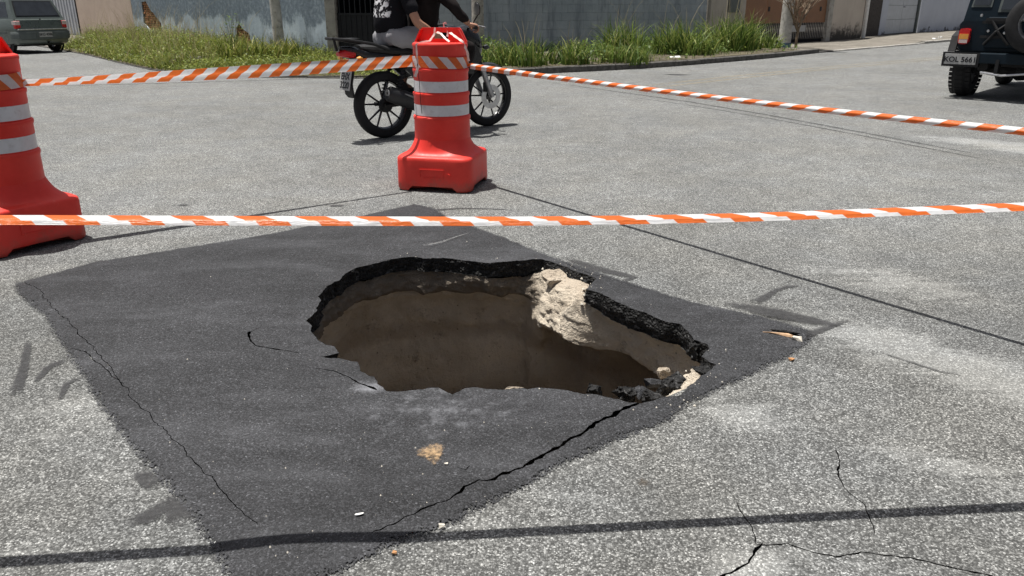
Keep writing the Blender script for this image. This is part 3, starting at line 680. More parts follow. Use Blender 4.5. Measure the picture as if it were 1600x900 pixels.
tag(b1, 'red plastic traffic barrel behind the hole, striped tape round its top section', 'barrel', 'red traffic barrels')
b2 = copy_tree(b1); b2.location = (-2.62, 3.97, 0); b2.rotation_euler = (0, 0, math.radians(57))
tag(b2, 'red plastic traffic barrel cut off by the left edge of the photo', 'barrel', 'red traffic barrels')

# ------------------------------------------------------------------ barrier tapes
def ribbon(name, sects, us, mat, parent=None, jump=None):
    """sects: list of cross sections (equal length polylines of 3-D points); u = metres along, v = metres across"""
    n = len(sects[0]); m = MB()
    m.add([p for s in sects for p in s], [(i * n + j, i * n + j + 1, (i + 1) * n + j + 1, (i + 1) * n + j) for i in range(len(sects) - 1) for j in range(n - 1)])
    o = m.build(name, mat, parent, smooth='all', fix=False); me = o.data
    vv = [0.0]
    for j in range(1, n): vv.append(vv[-1] + (Vector(sects[0][j]) - Vector(sects[0][j - 1])).length)
    if jump: vv = [v + (jump[1] if j >= jump[0] else 0) for j, v in enumerate(vv)]
    uvl = me.uv_layers.new(name='UVMap')
    for lp in me.loops:
        uvl.data[lp.index].uv = (us[lp.vertex_index // n], vv[lp.vertex_index % n])
    return o
def catenary(a, b, sag, n):
    a, b = Vector(a), Vector(b)
    return [a.lerp(b, i / n) - Vector((0, 0, sag * 4 * (i / n) * (1 - i / n))) for i in range(n + 1)]
def tape(path, shape, mat, label, name='barrier_tape', jump=None):
    """shape(s) gives the cross section as (away, up) pairs at s in 0..1"""
    n = len(path); us = [0.0]; sects = []
    for i in range(1, n): us.append(us[-1] + (path[i] - path[i - 1]).length)
    for i, p in enumerate(path):
        t = (path[min(i + 1, n - 1)] - path[max(i - 1, 0)]); q = Vector((-t.y, t.x, 0)).normalized()
        if q.y < 0: q = -q
        sects.append([p + q * a + Vector((0, 0, b)) for a, b in shape(i / (n - 1), us[i])])
    return tag(ribbon(name, sects, us, mat, None, jump), label, 'barrier tape')
def smooth(s, a, b): t = min(1, max(0, (s - a) / (b - a))); return t * t * (3 - 2 * t)
# left barrel -> middle barrel
def shp_l(s, u):
    tilt = math.radians(62 - 50 * smooth(s, .05, .75)); out = []
    for k in range(7):
        f = k / 6 - .5; c = .007 * math.sin(3.1 * math.pi * (f + .5) + 3 * s) * (1 - .6 * s)
        out.append((f * .076 * math.sin(tilt) + c * math.cos(tilt), -f * .076 * math.cos(tilt) + c * math.sin(tilt)))
    return out
tape(catenary((-2.47, 3.99, .812), (-.655, 5.36, .832), .010, 60), shp_l, M['tape'], 'orange and white striped tape strung from the left barrel to the middle one')
# middle barrel -> right
def shp_r(s, u):
    w = .030 - .006 * s; g = .013 * (1 - smooth(s, .05, .35)); tw = .004 * math.sin(9 * s)
    return [(w * .9, .014 - .002 * s), (w * .45, .013 + tw * .6), (0, .007), (-.003, -.001), (.004 + g, -.006 - g * .3), (.010 + g, -.011 - g * .9)]
A_, B_ = Vector((-.295, 5.36, .802)), Vector((1.73, 2.67, .768))
tape(catenary(A_, B_, .014, 60) + [B_ + (B_ - A_).normalized() * .25 * k for k in range(1, 11)], shp_r, M['tape'], 'folded striped tape running from the middle barrel to the right towards the viewer')
# foreground tape across the whole view
def shp_f(s, u):
    w = .028 + .003 * math.sin(1.7 * u + .5); d = .003 * math.sin(2.3 * u)
    return [(-.010, -.0075 + d * .3), (-.008, -.005), (-.004, .0), (-.0039, .0001), (.0, .002), (w * .55, .002 + d * .3), (w, .0025)]
path = []
for px, py, sy_ in ((-1200, 352, 0), (-600, 347, 0), (0, 343.5, 888), (200, 344, 868), (400, 344.5, 850), (600, 345, 836), (800, 345, 829), (1000, 343, 821), (1200, 338.5, 812), (1400, 331, 800), (1600, 323, 787), (2200, 300, 0), (2800, 280, 0)):
    Yd = 1.60 + .09 * (px - 800) / 800
    u = (px - 800) / F_PX; v = (450 - py) / F_PX; t = Yd / (CP + v * SP); path.append(Vector((u * t, Yd, CAM_H + (-SP + v * CP) * t)))
fine = []
for i in range(len(path) - 1): fine += [path[i].lerp(path[i + 1], k / 10) for k in range(10)]
fine = [sum((fine[min(max(i + k, 0), len(fine) - 1)] for k in range(-4, 5)), Vector()) / 9 for i in range(len(fine))]
tape(fine, shp_f, M['tape'], 'folded orange and white tape crossing the foreground above the hole', jump=(3, .021))
# wrap round the middle barrel and the loose ends
wrap_r = .1865
def wrapped(center, rz, label, a0, a1, mat):
    secs, us = [], []
    for i in range(61):
        a = math.radians(a0 + (a1 - a0) * i / 60); zz = .793 + .005 * math.sin(2.2 * a)
        d = Vector((math.cos(a), math.sin(a), 0))
        secs.append([Vector(center) + d * (wrap_r + .0015 * math.sin(5 * a + k)) + Vector((0, 0, zz + .0178 * k)) for k in range(5)]); us.append(wrap_r * math.radians(abs(a1 - a0)) * i / 60)
    return ribbon('tape_wrap', secs, us, mat)
wr = wrapped((-.475, 5.385, 0), 0, '', -205, 25, M['tape']); tag(wr, 'striped tape wound round the top section of the middle barrel', 'barrier tape')
wr2 = wrapped((-2.62, 3.97, 0), 0, '', -230, 10, M['tape']); tag(wr2, 'striped tape wound round the barrel at the left edge', 'barrier tape')
def strip(pts, w, mat, parent, name='loose_end'):
    pts = [Vector(p) for p in pts]; f = []
    for i in range(len(pts) - 1): f += [pts[i].lerp(pts[i + 1], k / 4) for k in range(4)]
    f.append(pts[-1]); secs = []; us = [0.0]
    for i, p in enumerate(f):
        t = (f[min(i + 1, len(f) - 1)] - f[max(i - 1, 0)]).normalized(); q = t.cross(Vector((.2, -1, .25))).normalized() * w * (.7 + .5 * abs(math.sin(i * 1.1)))
        secs.append([p - q, p, p + q])
        if i: us.append(us[-1] + (p - f[i - 1]).length)
    return ribbon(name, secs, us, mat, parent)
cx, cy = -.475, 5.385
def bp(x, y, z): return (cx + x, cy + y, z * .955)
strip([bp(-.03, .01, 1.09), bp(-.035, -.0, 1.045), bp(-.06, -.06, 1.005), bp(-.10, -.12, 1.0), bp(-.142, -.125, .985), bp(-.138, -.135, .90), bp(-.135, -.14, .845)], .0055, M['tapewhite'], wr)
strip([bp(-.135, -.145, .84), bp(-.142, -.15, .81), bp(-.155, -.152, .775)], .009, M['tapewhite'], wr)
strip([bp(-.02, .015, 1.06), bp(.01, -.01, 1.05), bp(.04, -.05, 1.02), bp(.07, -.09, 1.0)], .006, M['tapewhite'], wr)
strip([bp(.06, .015, 1.062), bp(.10, -.03, 1.035), bp(.155, -.08, 1.0), bp(.185, -.07, .93), bp(.19, -.05, .87)], .007, M['tapewhite'], wr)
strip([bp(.03, .02, 1.085), bp(.025, .015, 1.115), bp(.04, .01, 1.123), bp(.045, .015, 1.112)], .004, M['tapewhite'], wr)
strip([bp(.05, .016, 1.09), bp(.055, .01, 1.06), bp(.05, .0, 1.03)], .006, M['tapewhite'], wr)
MB().tube([bp(-.137, -.142, .86), bp(-.128, -.152, .74), bp(-.124, -.155, .62), bp(-.118, -.158, .53)], .0022, 6).build('string', M['blackmatt'], wr)

# ------------------------------------------------------------------ pavement and kerb
KERB = [(-30, 43.5), (-20.5, 32.2)] + [tuple(G(*q).xy) for q in ((135,86),(175,96),(225,107.5),(270,115),(330,120.5),(445,121.8),(547,123),(650,122.5),(760,119.5),(875,114),(975,109),(1040,105),(1100,100),(1150,96),(1200,91.5),(1282,82.5),(1325,79),(1400,72.5),(1495,64))] + [(32, 47)]
PA, PB, PC, PD, PE, PF, PH = (-24, 40.6), (-4.25, 19.3), (-1.9, 19.05), (5.65, 24.05), (10.75, 28.25), (14.9, 33.2), (34, 53)
def resample(pl, step):
    out = [Vector((*pl[0], 0))]; acc = 0.0
    d = densify([Vector((*p, 0)) for p in pl], .05, False)
    for i in range(1, len(d)):
        acc += (d[i] - d[i - 1]).length
        if acc >= step: out.append(d[i]); acc = 0
    return out
ks = resample(KERB, .85)
kerb = empty('kerb'); tag(kerb, kind='structure')
KH = lambda p: .028 if p.x < -1.2 else .11 if p.x < 8.4 else (.04 if p.x < 13.5 else .08)
for i in range(len(ks) - 1):
    a, b = ks[i], ks[i + 1]; t = (b - a).normalized(); q = Vector((-t.y, t.x, 0)); a2, b2 = a + t * .006, b - t * .006
    h = KH((a + b) / 2) + .012 * nz(a.x, a.y, 0, 3); wv = .008 * nz(a.x, a.y, 5, 3)
    tp = h - .015
    vs_ = [a2 + q * wv, b2 + q * wv, b2 + q * .14, a2 + q * .14]
    m = MB(); L = []
    for z, ins in ((-.05, 0), (tp, 0), (h, .014)):
        L += [(p.x + q.x * ins * (1 if k < 2 else -1), p.y + q.y * ins * (1 if k < 2 else -1), z) for k, p in enumerate(vs_)]
    m.add(L, [(0, 1, 5, 4), (1, 2, 6, 5), (2, 3, 7, 6), (3, 0, 4, 7), (4, 5, 9, 8), (5, 6, 10, 9), (6, 7, 11, 10), (7, 4, 8, 11), (8, 9, 10, 11)])
    m.build('kerb_stone', M['darkstone'] if a.x < 8.6 else M['concrete'], kerb, fix=True)
def pave_mat():
    t = NT('stained_pavement'); n = t.noise(1.2, 7, .7); n2 = t.noise(11, 6, .7)
    col = t.mix(t.mr(n, .3, .7), (.14, .128, .108), (.235, .215, .185)); col = t.mix(t.mr(n2, .45, .7, 0, .7), col, (.10, .09, .07))
    col = t.mix(t.mr(t.noise(2.5, 6, .7), .55, .7, 0, .8), col, (.085, .078, .065))
    t.col(col); t.rough(.95); t.bump(n2, .6, .03); return t.m
M['pave'] = pave_mat()
inner = []
for i, p in enumerate(ks):
    t = (ks[min(i + 1, len(ks) - 1)] - ks[max(i - 1, 0)]).normalized(); q = Vector((-t.y, t.x, 0)); inner.append(p + q * .13)
poly = [Vector((p.x, p.y, 0)) for p in inner] + [Vector((*p, 0)) for p in ((40, 60), (-40, 60))]
gp = [(x + random.uniform(-.15, .15), y + random.uniform(-.15, .15)) for y in np.arange(13, 45, .7) for x in np.arange(-26, 26, .7)]
V, Fc = sheet(gp, poly, []); used = sorted(set(Fc.flatten())); remap = {o: i for i, o in enumerate(used)}
me = bpy.data.meshes.new('pavement')
me.from_pydata([(V[i][0], V[i][1], (KH(Vector((V[i][0], 0, 0))) - .012 + .018 * nz(V[i][0], V[i][1], 0, .9))) for i in used], [], [tuple(remap[i] for i in f) for f in Fc])
me.polygons.foreach_set('use_smooth', [True] * len(me.polygons))
tag(link('pavement', me, M['pave']), kind='structure')

# ------------------------------------------------------------------ walls and gates along the pavement
def frame(p0, p1):
    a, b = Vector((*p0, 0)), Vector((*p1, 0)); d = b - a
    return a, math.atan2(d.y, d.x), d.length
M['w_blue'] = paint_wall('peeling_blue_plaster', (0.393, 0.472, 0.542), (0.628, 0.715, 0.785), (0.183, 0.217, 0.253), (.07, .072, .07), 1.0, .50, (1.15, (.16, .20, .24)))
M['w_block'] = paint_wall('blue_block_paint', (.26, .30, .34), (.33, .375, .415), (.15, .175, .20), (.045, .05, .052), .6, .28)
M['w_peach'] = paint_wall('peach_plaster', (0.482, 0.386, 0.319), (0.560, 0.459, 0.381), (0.381, 0.302, 0.246), (.17, .14, .115), .5, .28)
M['w_beige'] = paint_wall('stained_beige_plaster', (0.480, 0.426, 0.366), (0.564, 0.504, 0.438), (0.372, 0.324, 0.282), (.022, .02, .018), .4, .62)
M['w_ice'] = paint_wall('pale_blue_plaster', (0.444, 0.474, 0.540), (0.504, 0.534, 0.600), (0.348, 0.372, 0.426), (.10, .10, .105), .35, .16, bump=.2)
M['w_cream'] = paint_wall('dirty_cream_plaster', (.36, .335, .295), (.45, .42, .37), (.17, .155, .135), (.06, .055, .05), 1.0, .55)
def wall_thing(name, p0, p1, h, mat, label, thick=.2, cat='wall', z0=0.0):
    a, ang, L = frame(p0, p1); o = MB().box(0, L, 0, thick, -.1 + z0, h).build(name, mat); o.location = a; o.rotation_euler = (0, 0, ang)
    return tag(o, label, cat)
lw = lambda px: onray(px, PA, PB)
rw = lambda px: onray(px, PC, PD)
bw = lambda px: onray(px, PD, PE)
cw = lambda px: onray(px, PE, PF)
iw = lambda px: onray(px, PF, PH)
# plaster wall with two broken places that bare the bricks
p0, p1 = lw(214), PB; a, ang, L = frame(p0, p1)
bwall = empty('plaster_wall', a, ang); tag(bwall, 'peeling blue grey plaster wall with exposed bricks behind the left grass', 'wall')
def along(px):
    q = lw(px); return (Vector((*q, 0)) - a).length
HW = 2.6
def brokenpoly(pts, seed): return jitter(densify([Vector((x, z, 0)) for x, z in pts], .06), .05, 6)
xa, xb = along(229), along(256); x2, x3 = along(370), along(394)
def lerp(a_, b_, t): return a_ + (b_ - a_) * t
h1 = brokenpoly([(lerp(xa, xb, .02), 1.30), (lerp(xa, xb, .35), 1.34), (lerp(xa, xb, .45), 1.12), (lerp(xa, xb, .8), .82), (lerp(xa, xb, 1.0), .62), (lerp(xa, xb, .98), .38), (lerp(xa, xb, .3), .42), (lerp(xa, xb, .02), .62), (lerp(xa, xb, .05), 1.0)], 1)
h2 = brokenpoly([(lerp(x2, x3, .1), .62), (lerp(x2, x3, .3), .72), (lerp(x2, x3, .95), .42), (lerp(x2, x3, 1.0), .22), (lerp(x2, x3, .3), .15), (x2, .3)], 2)
gpw = [(x, z) for x in np.arange(.1, L, .4) for z in np.arange(.1, HW, .4)]
V, Fc = sheet(gpw, [Vector((0, -.1)), Vector((L, -.1)), Vector((L, HW)), Vector((0, HW))], [h1, h2])
m = MB(); n = len(V); m.add([(x, .012 * nz(x, z, 0, .8), z) for x, z in V] + [(x, .045, z) for x, z in V], [tuple(f) for f in Fc])
cnt = {(f[i], f[(i + 1) % 3]): 1 for f in Fc for i in range(3)}
m.f += [(y_, x_, x_ + n, y_ + n) for (x_, y_) in cnt if (y_, x_) not in cnt]
m.build('plaster', M['w_blue'], bwall, fix=False)
MB().box(0, L, .06, .22, -.1, HW - .01).build('masonry', M['mortar'], bwall)
bm_ = MB().box(-.105, .105, 0, .05, -.028, .028, .006).mesh('brick')
bm_.materials.append(M['brick'])
for hp in (h1, h2):
    hx = [p.x for p in hp]; hz = [p.y for p in hp]; z = min(hz); row = 0
    while z < max(hz):
        x = min(hx) - .1 + (.11 if row % 2 else 0)
        while x < max(hx):
            if inside(np.array([[x, z]]), hp)[0]:
                o = link('brick', bm_, None, bwall); o.location = (x, .02 + random.uniform(-.008, .02), z); o.rotation_euler = (0, random.uniform(-.04, .04), random.uniform(-.03, .03)); o.scale = (random.uniform(.85, 1), 1, random.uniform(.85, 1.05))
            x += .225
        z += .072; row += 1
wall_thing('plaster_wall', lw(128), lw(213.5), 2.6, M['w_peach'], 'smooth peach plaster wall beside the silver gate behind tall grass')
# silver sheet gate by the car
a_, ang_, L_ = frame(lw(66), lw(126.5)); sg = empty('metal_gate', a_, ang_); tag(sg, 'pale silver sheet metal gate between the parked car and the peach wall', 'gate')
MB().box(0, L_, .06, .09, .04, 2.3).build('panel', M['doorwhite'], sg)
k = 0.0
while k < L_ - .1:
    MB().box(k, k + .07, .02, .06, .06, 2.28).build('rib', M['doorwhite'], sg); k += .42
MB().box(L_ - .09, L_, .0, .1, -.05, 2.4).build('post', M['iron'], sg)
wall_thing('boundary_wall', PA, lw(66), 2.6, M['w_cream'], 'cream wall behind the parked car at the far left', cat='wall')
wall_thing('boundary_wall', (-40, 33), (-24.5, 44), 2.4, M['w_cream'], 'dim wall at the end of the side street behind the car')
# corner post and iron gate
gx0, gx1 = PB, PC; a_, ang_, L_ = frame(gx0, gx1)
cp = MB().box(-.10, .14, -.05, .2, -.1, 2.7, .012).build('concrete_post', M['concrete']); cp.location = a_; cp.rotation_euler = (0, 0, ang_); tag(cp, 'dark grey concrete post left of the black iron gate', 'post')
ig = empty('iron_gate', a_, ang_); tag(ig, 'black iron bar gate with a dark yard behind the motorcycle', 'gate')
x = .22; bar = MB().box(-.011, .011, -.011, .011, .10, 2.35).mesh('bar'); bar.materials.append(M['iron'])
while x < L_ - .05:
    o = link('bar', bar, None, ig); o.location = (x, .05, 0); x += .125
for z in (.12, .98, 2.3): MB().box(.16, L_ - .03, .04, .075, z, z + .045).build('rail', M['iron'], ig)
MB().box(.16, L_ * .45, .065, .07, .12, 1.0).build('kick_panel', M['iron'], ig)
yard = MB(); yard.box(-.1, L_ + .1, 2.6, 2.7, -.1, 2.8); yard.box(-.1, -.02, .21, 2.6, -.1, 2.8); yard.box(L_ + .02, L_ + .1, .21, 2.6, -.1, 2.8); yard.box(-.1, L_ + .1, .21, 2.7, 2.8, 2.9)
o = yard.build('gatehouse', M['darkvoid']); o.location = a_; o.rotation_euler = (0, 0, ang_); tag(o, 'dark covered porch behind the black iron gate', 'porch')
for t0, t1, lab in ((.43, .47, 'thin white inner door jamb seen through the gate bars'), (.50, .60, 'pale grey inner door leaf seen through the gate bars'), (.90, .935, 'white inner post seen above the rider\'s left hand')):
    o = MB().box(L_ * t0, L_ * t1, .5, .54, 0, 2.3).build('inner_door', M['doorwhite']); o.location = a_; o.rotation_euler = (0, 0, ang_); tag(o, lab, 'door')
# block wall
a_, ang_, L_ = frame(PC, PD)
blw = empty('block_wall', a_, ang_); tag(blw, 'blue grey painted block wall behind the motorcycle and the right grass', 'wall')
MB().box(0, L_, .008, .2, -.1, 1.66).build('mortar_bed', M['w_block'], blw); MB().box(0, L_, 0, .2, 1.662, 2.7).build('upper_wall', M['w_block'], blw)
bl = [MB().box(-.198, .198, 0, .05, -.098, .098, .003).mesh('block') for _ in range(1)][0]; bl.materials.append(M['w_block2'] if 'w_block2' in M else M['w_block'])
def block_mat():
    t = NT('painted_block'); geo = t.n('NewGeometry').outputs['Position']; st = t.n('Mapping', {'Vector': geo, 'Scale': (4, 4, .6)}).outputs[0]
    rnd = t.n('ObjectInfo').outputs['Random']
    col = t.mix(t.mr(t.noise(1.1, 6, .65, vec=geo), .3, .7), (.30, .345, .385), (.41, .455, .49))
    col = t.mix(t.mr(t.noise(1, 7, .7, vec=st), .45, .7, 0, .8), col, (.15, .175, .20))
    col = t.mix(t.mr(t.noise(5, 8, .75, vec=geo), .56, .72, 0, .6), col, (.38, .42, .46))
    col = t.mix(t.mr(rnd, .0, 1.0, 0, .14), col, (.12, .15, .18))
    z = t.xyz(geo)[2]; col = t.mix(t.mr(t.math('ADD', z, t.math('MULTIPLY_ADD', t.noise(2.5, 6, .7, vec=geo), -1, .5)), .35, .1, 0, .85), col, (.045, .05, .05))
    t.col(col); t.rough(.93); t.b.inputs['Specular IOR Level'].default_value = .12; t.bump(t.noise(40, 6, .7, vec=geo), .5, .02); return t.m
bl.materials.clear(); bl.materials.append(block_mat())
for r in range(8):
    x = .2 if r % 2 else .0
    while x < L_:
        x0_ = max(.2, min(L_ - .2, x))
        if abs(x0_ - x) < .15:
            o = link('block', bl, None, blw); o.location = (x0_, -.002 + random.uniform(-.004, .004), .12 + .2 * r)
        x += .4
# cream pillar with meter box
a_, ang_, L_ = frame(bw(1103), bw(1159.5)); cwl = empty('pillar_wall', a_, ang_); tag(cwl, 'dirty cream wall end with a grey meter box beside the brown gates', 'wall')
MB().box(0, L_, 0, .3, -.1, 2.7).build('wall', M['w_cream'], cwl); MB().box(0, L_ * .27, -.06, 0, -.1, 2.7).build('pilaster', M['w_cream'], cwl)
mb = MB().box(L_ * .50, L_ * .80, -.05, 0, 1.0, 1.75, .01).build('meter_box', M['greybumper'], cwl)
# brown gates
a_, ang_, L_ = frame(bw(1160), bw(1287)); bg_ = empty('garage_gate', a_, ang_); tag(bg_, 'brown sheet metal garage gates with a barred strip along the bottom', 'gate')
n_l = 4
for i in range(n_l):
    xa_, xb_ = L_ * i / n_l + .012, L_ * (i + 1) / n_l - .012
    lf = MB().box(xa_, xb_, .05, .09, .66, 2.4, .006).build('leaf_panel', M['brown'], bg_)
    if i in (1, 3):
        MB().box(xa_ + .06 if i == 1 else xb_ - .42, xa_ + .15 if i == 1 else xb_ - .33, .035, .05, 1.02, 1.16).build('lock', M['iron'], lf)
br = MB().box(-.010, .010, .055, .075, .16, .66).mesh('bar'); br.materials.append(M['wood'])
x = .05
while x < L_ - .03:
    o = link('bar', br, None, bg_); o.location = (x, 0, 0); x += .105
MB().box(0, L_, .045, .095, .13, .165).build('rail', M['darkbrown'], bg_); MB().box(0, L_, .12, .14, -.1, .70).build('backing', M['darkvoid'], bg_)
MB().box(L_ * .52, L_ * .74, .02, .045, .38, .58).build('notice_plate', M['plate'], bg_)
a_, ang_, L_ = frame(bw(1287), bw(1294)); o = MB().box(0, L_, -.04, .2, -.1, 2.6).build('gate_post', M['concrete']); o.location = a_; o.rotation_euler = (0, 0, ang_); tag(o, 'narrow grey post at the right end of the brown gates', 'post')
wall_thing('stained_wall', bw(1294.5), cw(1344), 2.6, M['w_beige'], 'beige plaster wall with black mould along its foot')
q_ = cw(1347); o = MB().tube([(q_[0] - .05, q_[1] - .18, -.05), (q_[0] - .05, q_[1] - .18, 2.6)], .075, 14).build('downpipe', M['white'], None, smooth=True); tag(o, 'white downpipe at the right end of the mouldy beige wall', 'pipe')
M['w_dark'] = plain('dark_rough_stone', (.05, .043, .04), .95, var=.6, scale=14, bump=1.0, bscale=12, dirt=((.25, .24, .23), .5))
wall_thing('stone_pillar', cw(1350), cw(1371), 2.6, M['w_dark'], 'dark rough stone pillar between the downpipe and the pale door', cat='pillar')
E1 = cw(1371.5); jw = lambda px: onray(px, E1, (18.2, 36.9))
wall_thing('pale_wall', E1, jw(1381), 2.6, M['w_ice'], 'narrow pale blue wall strip left of the white door')
a_, ang_, L_ = frame(jw(1381.5), jw(1428)); dd = empty('double_door', a_, ang_); tag(dd, 'pale grey two leaf metal door of square panels in the blue wall', 'door')
for i in range(2):
    for r in range(4):
        MB().box(L_ * i / 2 + .015, L_ * (i + 1) / 2 - .015, .05, .09, .1 + r * .56, .1 + r * .56 + .55, .008).build('door_panel', M['doorwhite'], dd)
MB().box(0, L_, .092, .13, -.05, 2.4).build('door_backing', M['greybumper'], dd)
MB().tube([(L_ * .5 + .06, .05, 1.15), (L_ * .5 + .06, -.0, 1.15), (L_ * .5 + .16, -.0, 1.15)], .014, 8).build('handle', M['iron'], dd)
MB().box(L_, L_ + .16, -.03, .2, -.1, 2.6).build('door_jamb', M['greybumper'], dd)
wall_thing('pale_wall', jw(1432.5), (30, 49), 2.8, M['w_ice'], 'long pale blue plaster wall running behind the dark jeep')

# ------------------------------------------------------------------ poles
def pole(px, py, r, mat, label, band=None):
    p = G(px, py); e = empty('utility_pole', (p.x, p.y, 0)); pts = [(.015 * nz(0, z, px), 0, z) for z in np.arange(-.1, 7.2, .3)]
    MB().tube(pts, [r * (1 + .12 * math.exp(-max(0, z) * 2) - .02 * z) for _, _, z in pts], 18).build('shaft', mat, e, smooth=True)
    if band: MB().tube([(0, 0, 0), (0, 0, band)], r * 1.16, 18).build('painted_band', M['bluepot'], e, smooth=True)
    tag(e, label, 'pole'); return p
pole(438, 90, .125, M['lime'], 'whitish weathered pole in the grass in front of the peeling wall')
pole(747.5, 96, .135, M['wood'], 'peeling wooden pole behind the motorcycle\'s handlebar')
p3 = pole(1224, 80, .16, M['lime'], 'pale concrete pole with a blue painted foot before the brown gates', .22)

# ------------------------------------------------------------------ vegetation
def blades(rng, centers, hmin, hmax, width, lean, segs=3):
    """curved tapering blades; returns verts, faces, shade"""
    n = len(centers); c = np.array(centers); hh = rng.uniform(hmin, hmax, n) * (c[:, 3] if c.shape[1] > 3 else 1)
    az = rng.uniform(0, 2 * np.pi, n); ln = rng.uniform(.1, 1, n) * lean; wd = width * rng.uniform(.6, 1.4, n)
    vs_, shade = [], []; sh = rng.uniform(0, 1, n)
    d = np.stack([np.cos(az), np.sin(az)], 1); p = np.stack([-np.sin(az), np.cos(az)], 1)
    tw = rng.uniform(0, 2 * np.pi, n); pw = np.stack([np.cos(tw), np.sin(tw)], 1)
    V_ = np.zeros((n, segs * 2 + 1, 3)); S_ = np.zeros((n, segs * 2 + 1))
    for s in range(segs + 1):
        f = s / segs; off = ln * hh * f ** 2; z = hh * (f - .28 * ln * f ** 2.5)
        xy = c[:, :2] + d * off[:, None]; w_ = wd * (1 - f) ** .7
        if s < segs:
            V_[:, 2 * s, :2] = xy - pw * w_[:, None]; V_[:, 2 * s + 1, :2] = xy + pw * w_[:, None]; V_[:, 2 * s, 2] = V_[:, 2 * s + 1, 2] = c[:, 2] + z
            S_[:, 2 * s] = S_[:, 2 * s + 1] = sh
        else:
            V_[:, 2 * s, :2] = xy; V_[:, 2 * s, 2] = c[:, 2] + z; S_[:, 2 * s] = sh
    k = segs * 2 + 1; fs = []
    for s in range(segs - 1): fs.append((2 * s, 2 * s + 1, 2 * s + 3, 2 * s + 2))
    fs.append((2 * segs - 2, 2 * segs - 1, 2 * segs))
    F_ = [tuple(i * k + j for j in f) for i in range(n) for f in fs]
    return V_.reshape(-1, 3), F_, S_.reshape(-1)
def weeds(rng, base, n, smin, smax, hmax):
    """small pointed leaves at random heights and angles among the blades"""
    c = np.array([base[i][:4] for i in rng.integers(0, len(base), n)]); hh = rng.uniform(.05, 1, n) * hmax * c[:, 3]
    az = rng.uniform(0, 2 * np.pi, n); up = rng.uniform(-.3, .8, n); l = rng.uniform(smin, smax, n)
    d = np.stack([np.cos(az), np.sin(az), up], 1) * l[:, None]; sd = np.stack([-np.sin(az), np.cos(az), rng.uniform(-.4, .4, n)], 1) * (l * .3)[:, None]
    p = np.stack([c[:, 0] + rng.normal(0, .05, n), c[:, 1] + rng.normal(0, .05, n), c[:, 2] + hh], 1)
    V_ = np.stack([p, p + d * .5 + sd, p + d, p + d * .5 - sd], 1).reshape(-1, 3)
    return V_, [(4 * i, 4 * i + 1, 4 * i + 2, 4 * i + 3) for i in range(n)], np.repeat(rng.uniform(0, .72, n), 4)
def veg(name, parts, mat, parent=None):
    vs_ = np.concatenate([p[0] for p in parts]); fs = []; b = 0
    for p in parts:
        fs += [tuple(i + b for i in f) for f in p[1]]; b += len(p[0])
    me = bpy.data.meshes.new(name); me.from_pydata(vs_.tolist(), [], fs)
    me.attributes.new('shade', 'FLOAT', 'POINT').data.foreach_set('value', np.concatenate([p[2] for p in parts]))
    return link(name, me, mat, parent)
rng = np.random.default_rng(5)
# bare soil under the verge grass
M['soil'] = plain('verge_soil', (.085, .072, .045), .97, var=.5, scale=2.5, bump=.6, bscale=20, dirt=((.17, .155, .125), .8))
# verge grass on the left of the corner
def scatter(n, box, poly, fn):
    out = []
    while len(out) < n:
        P_ = np.stack([rng.uniform(box[0], box[1], 6000), rng.uniform(box[2], box[3], 6000)], 1)
        for x, y in P_[inside(P_, poly)]:
            p = fn(x, y)
            if p is not None: out.append(p)
    return out[:n]
kl = [Vector((*p, 0)) for p in KERB]
LV = [p + Vector((0, .01, 0)) for p in ks if -13.5 < p.x < -1.8] + [Vector((*p, 0)) for p in ((-1.9, 15.6), (-3.6, 17.2), (-3.9, 18.9), (-4.6, 19.5), (-11.6, 27.0), (-13.0, 28.4), (-14.3, 28.6))]
def soil(poly):
    pts = [(x, y) for x in np.arange(-14, 9, .5) for y in np.arange(13.2, 29, .5)]; V, Fc = sheet(pts, poly, []); used = sorted(set(Fc.flatten())); mp = {o: i for i, o in enumerate(used)}
    m = MB().add([(V[i][0], V[i][1], KH(Vector((V[i][0], 0, 0))) + .004 + .012 * nz(V[i][0], V[i][1], 0, .9) + .01 * nz(V[i][0], V[i][1], 4, 2)) for i in used], [tuple(mp[i] for i in f) for f in Fc])
    tag(m.build('verge_soil', M['soil'], None, smooth='all', fix=False), kind='structure')
def fl(x, y):
    dn = .5 + 1.0 * nz(x, y, 2, .55)
    if x > -6.2: dn *= .8
    if rng.uniform() > dn + .35: return None
    u = (x + 12.5) / 8; tall = (1.2 if x < -6.6 else (.62 if x < -4 else .42)) * (.75 + .6 * nz(x, y, 1, .8))
    dk = np.hypot(kl_a[:, 0] - x, kl_a[:, 1] - y).min()
    return (x, y, .015, max(.25, tall) * (.38 + .62 * min(1, dk / 1.8)))
kl_a = np.array([(p.x, p.y) for p in densify(kl, .3, False)])
soil(LV); gl = scatter(30000, (-14.5, -1.6, 13.3, 28.6), LV, fl)
stk = [(p[0], p[1], p[2], p[3]) for p in gl[:2600:1] if p[0] < -6.0 and rng.uniform() < .5]
g1 = veg('verge_grass', [blades(rng, gl, .20, .66, .0075, .95), weeds(rng, gl, 24000, .03, .07, .55)], M['grass'])
sk1 = veg('seed_stalks', [blades(rng, stk, .7, 1.45, .0055, .6, 4)], M['straw'], g1); tag(g1, 'tall weedy grass verge on the left of the street corner', 'grass', kind='stuff')
RV = [p - Vector((.02, .02, 0)) for p in inner if -2.0 < p.x < 7.6] + [Vector((*p, 0)) for p in ((7.4, 23.2), (6.2, 23.6), (2.0, 20.6), (-1.0, 18.6), (-2.0, 17.0))]
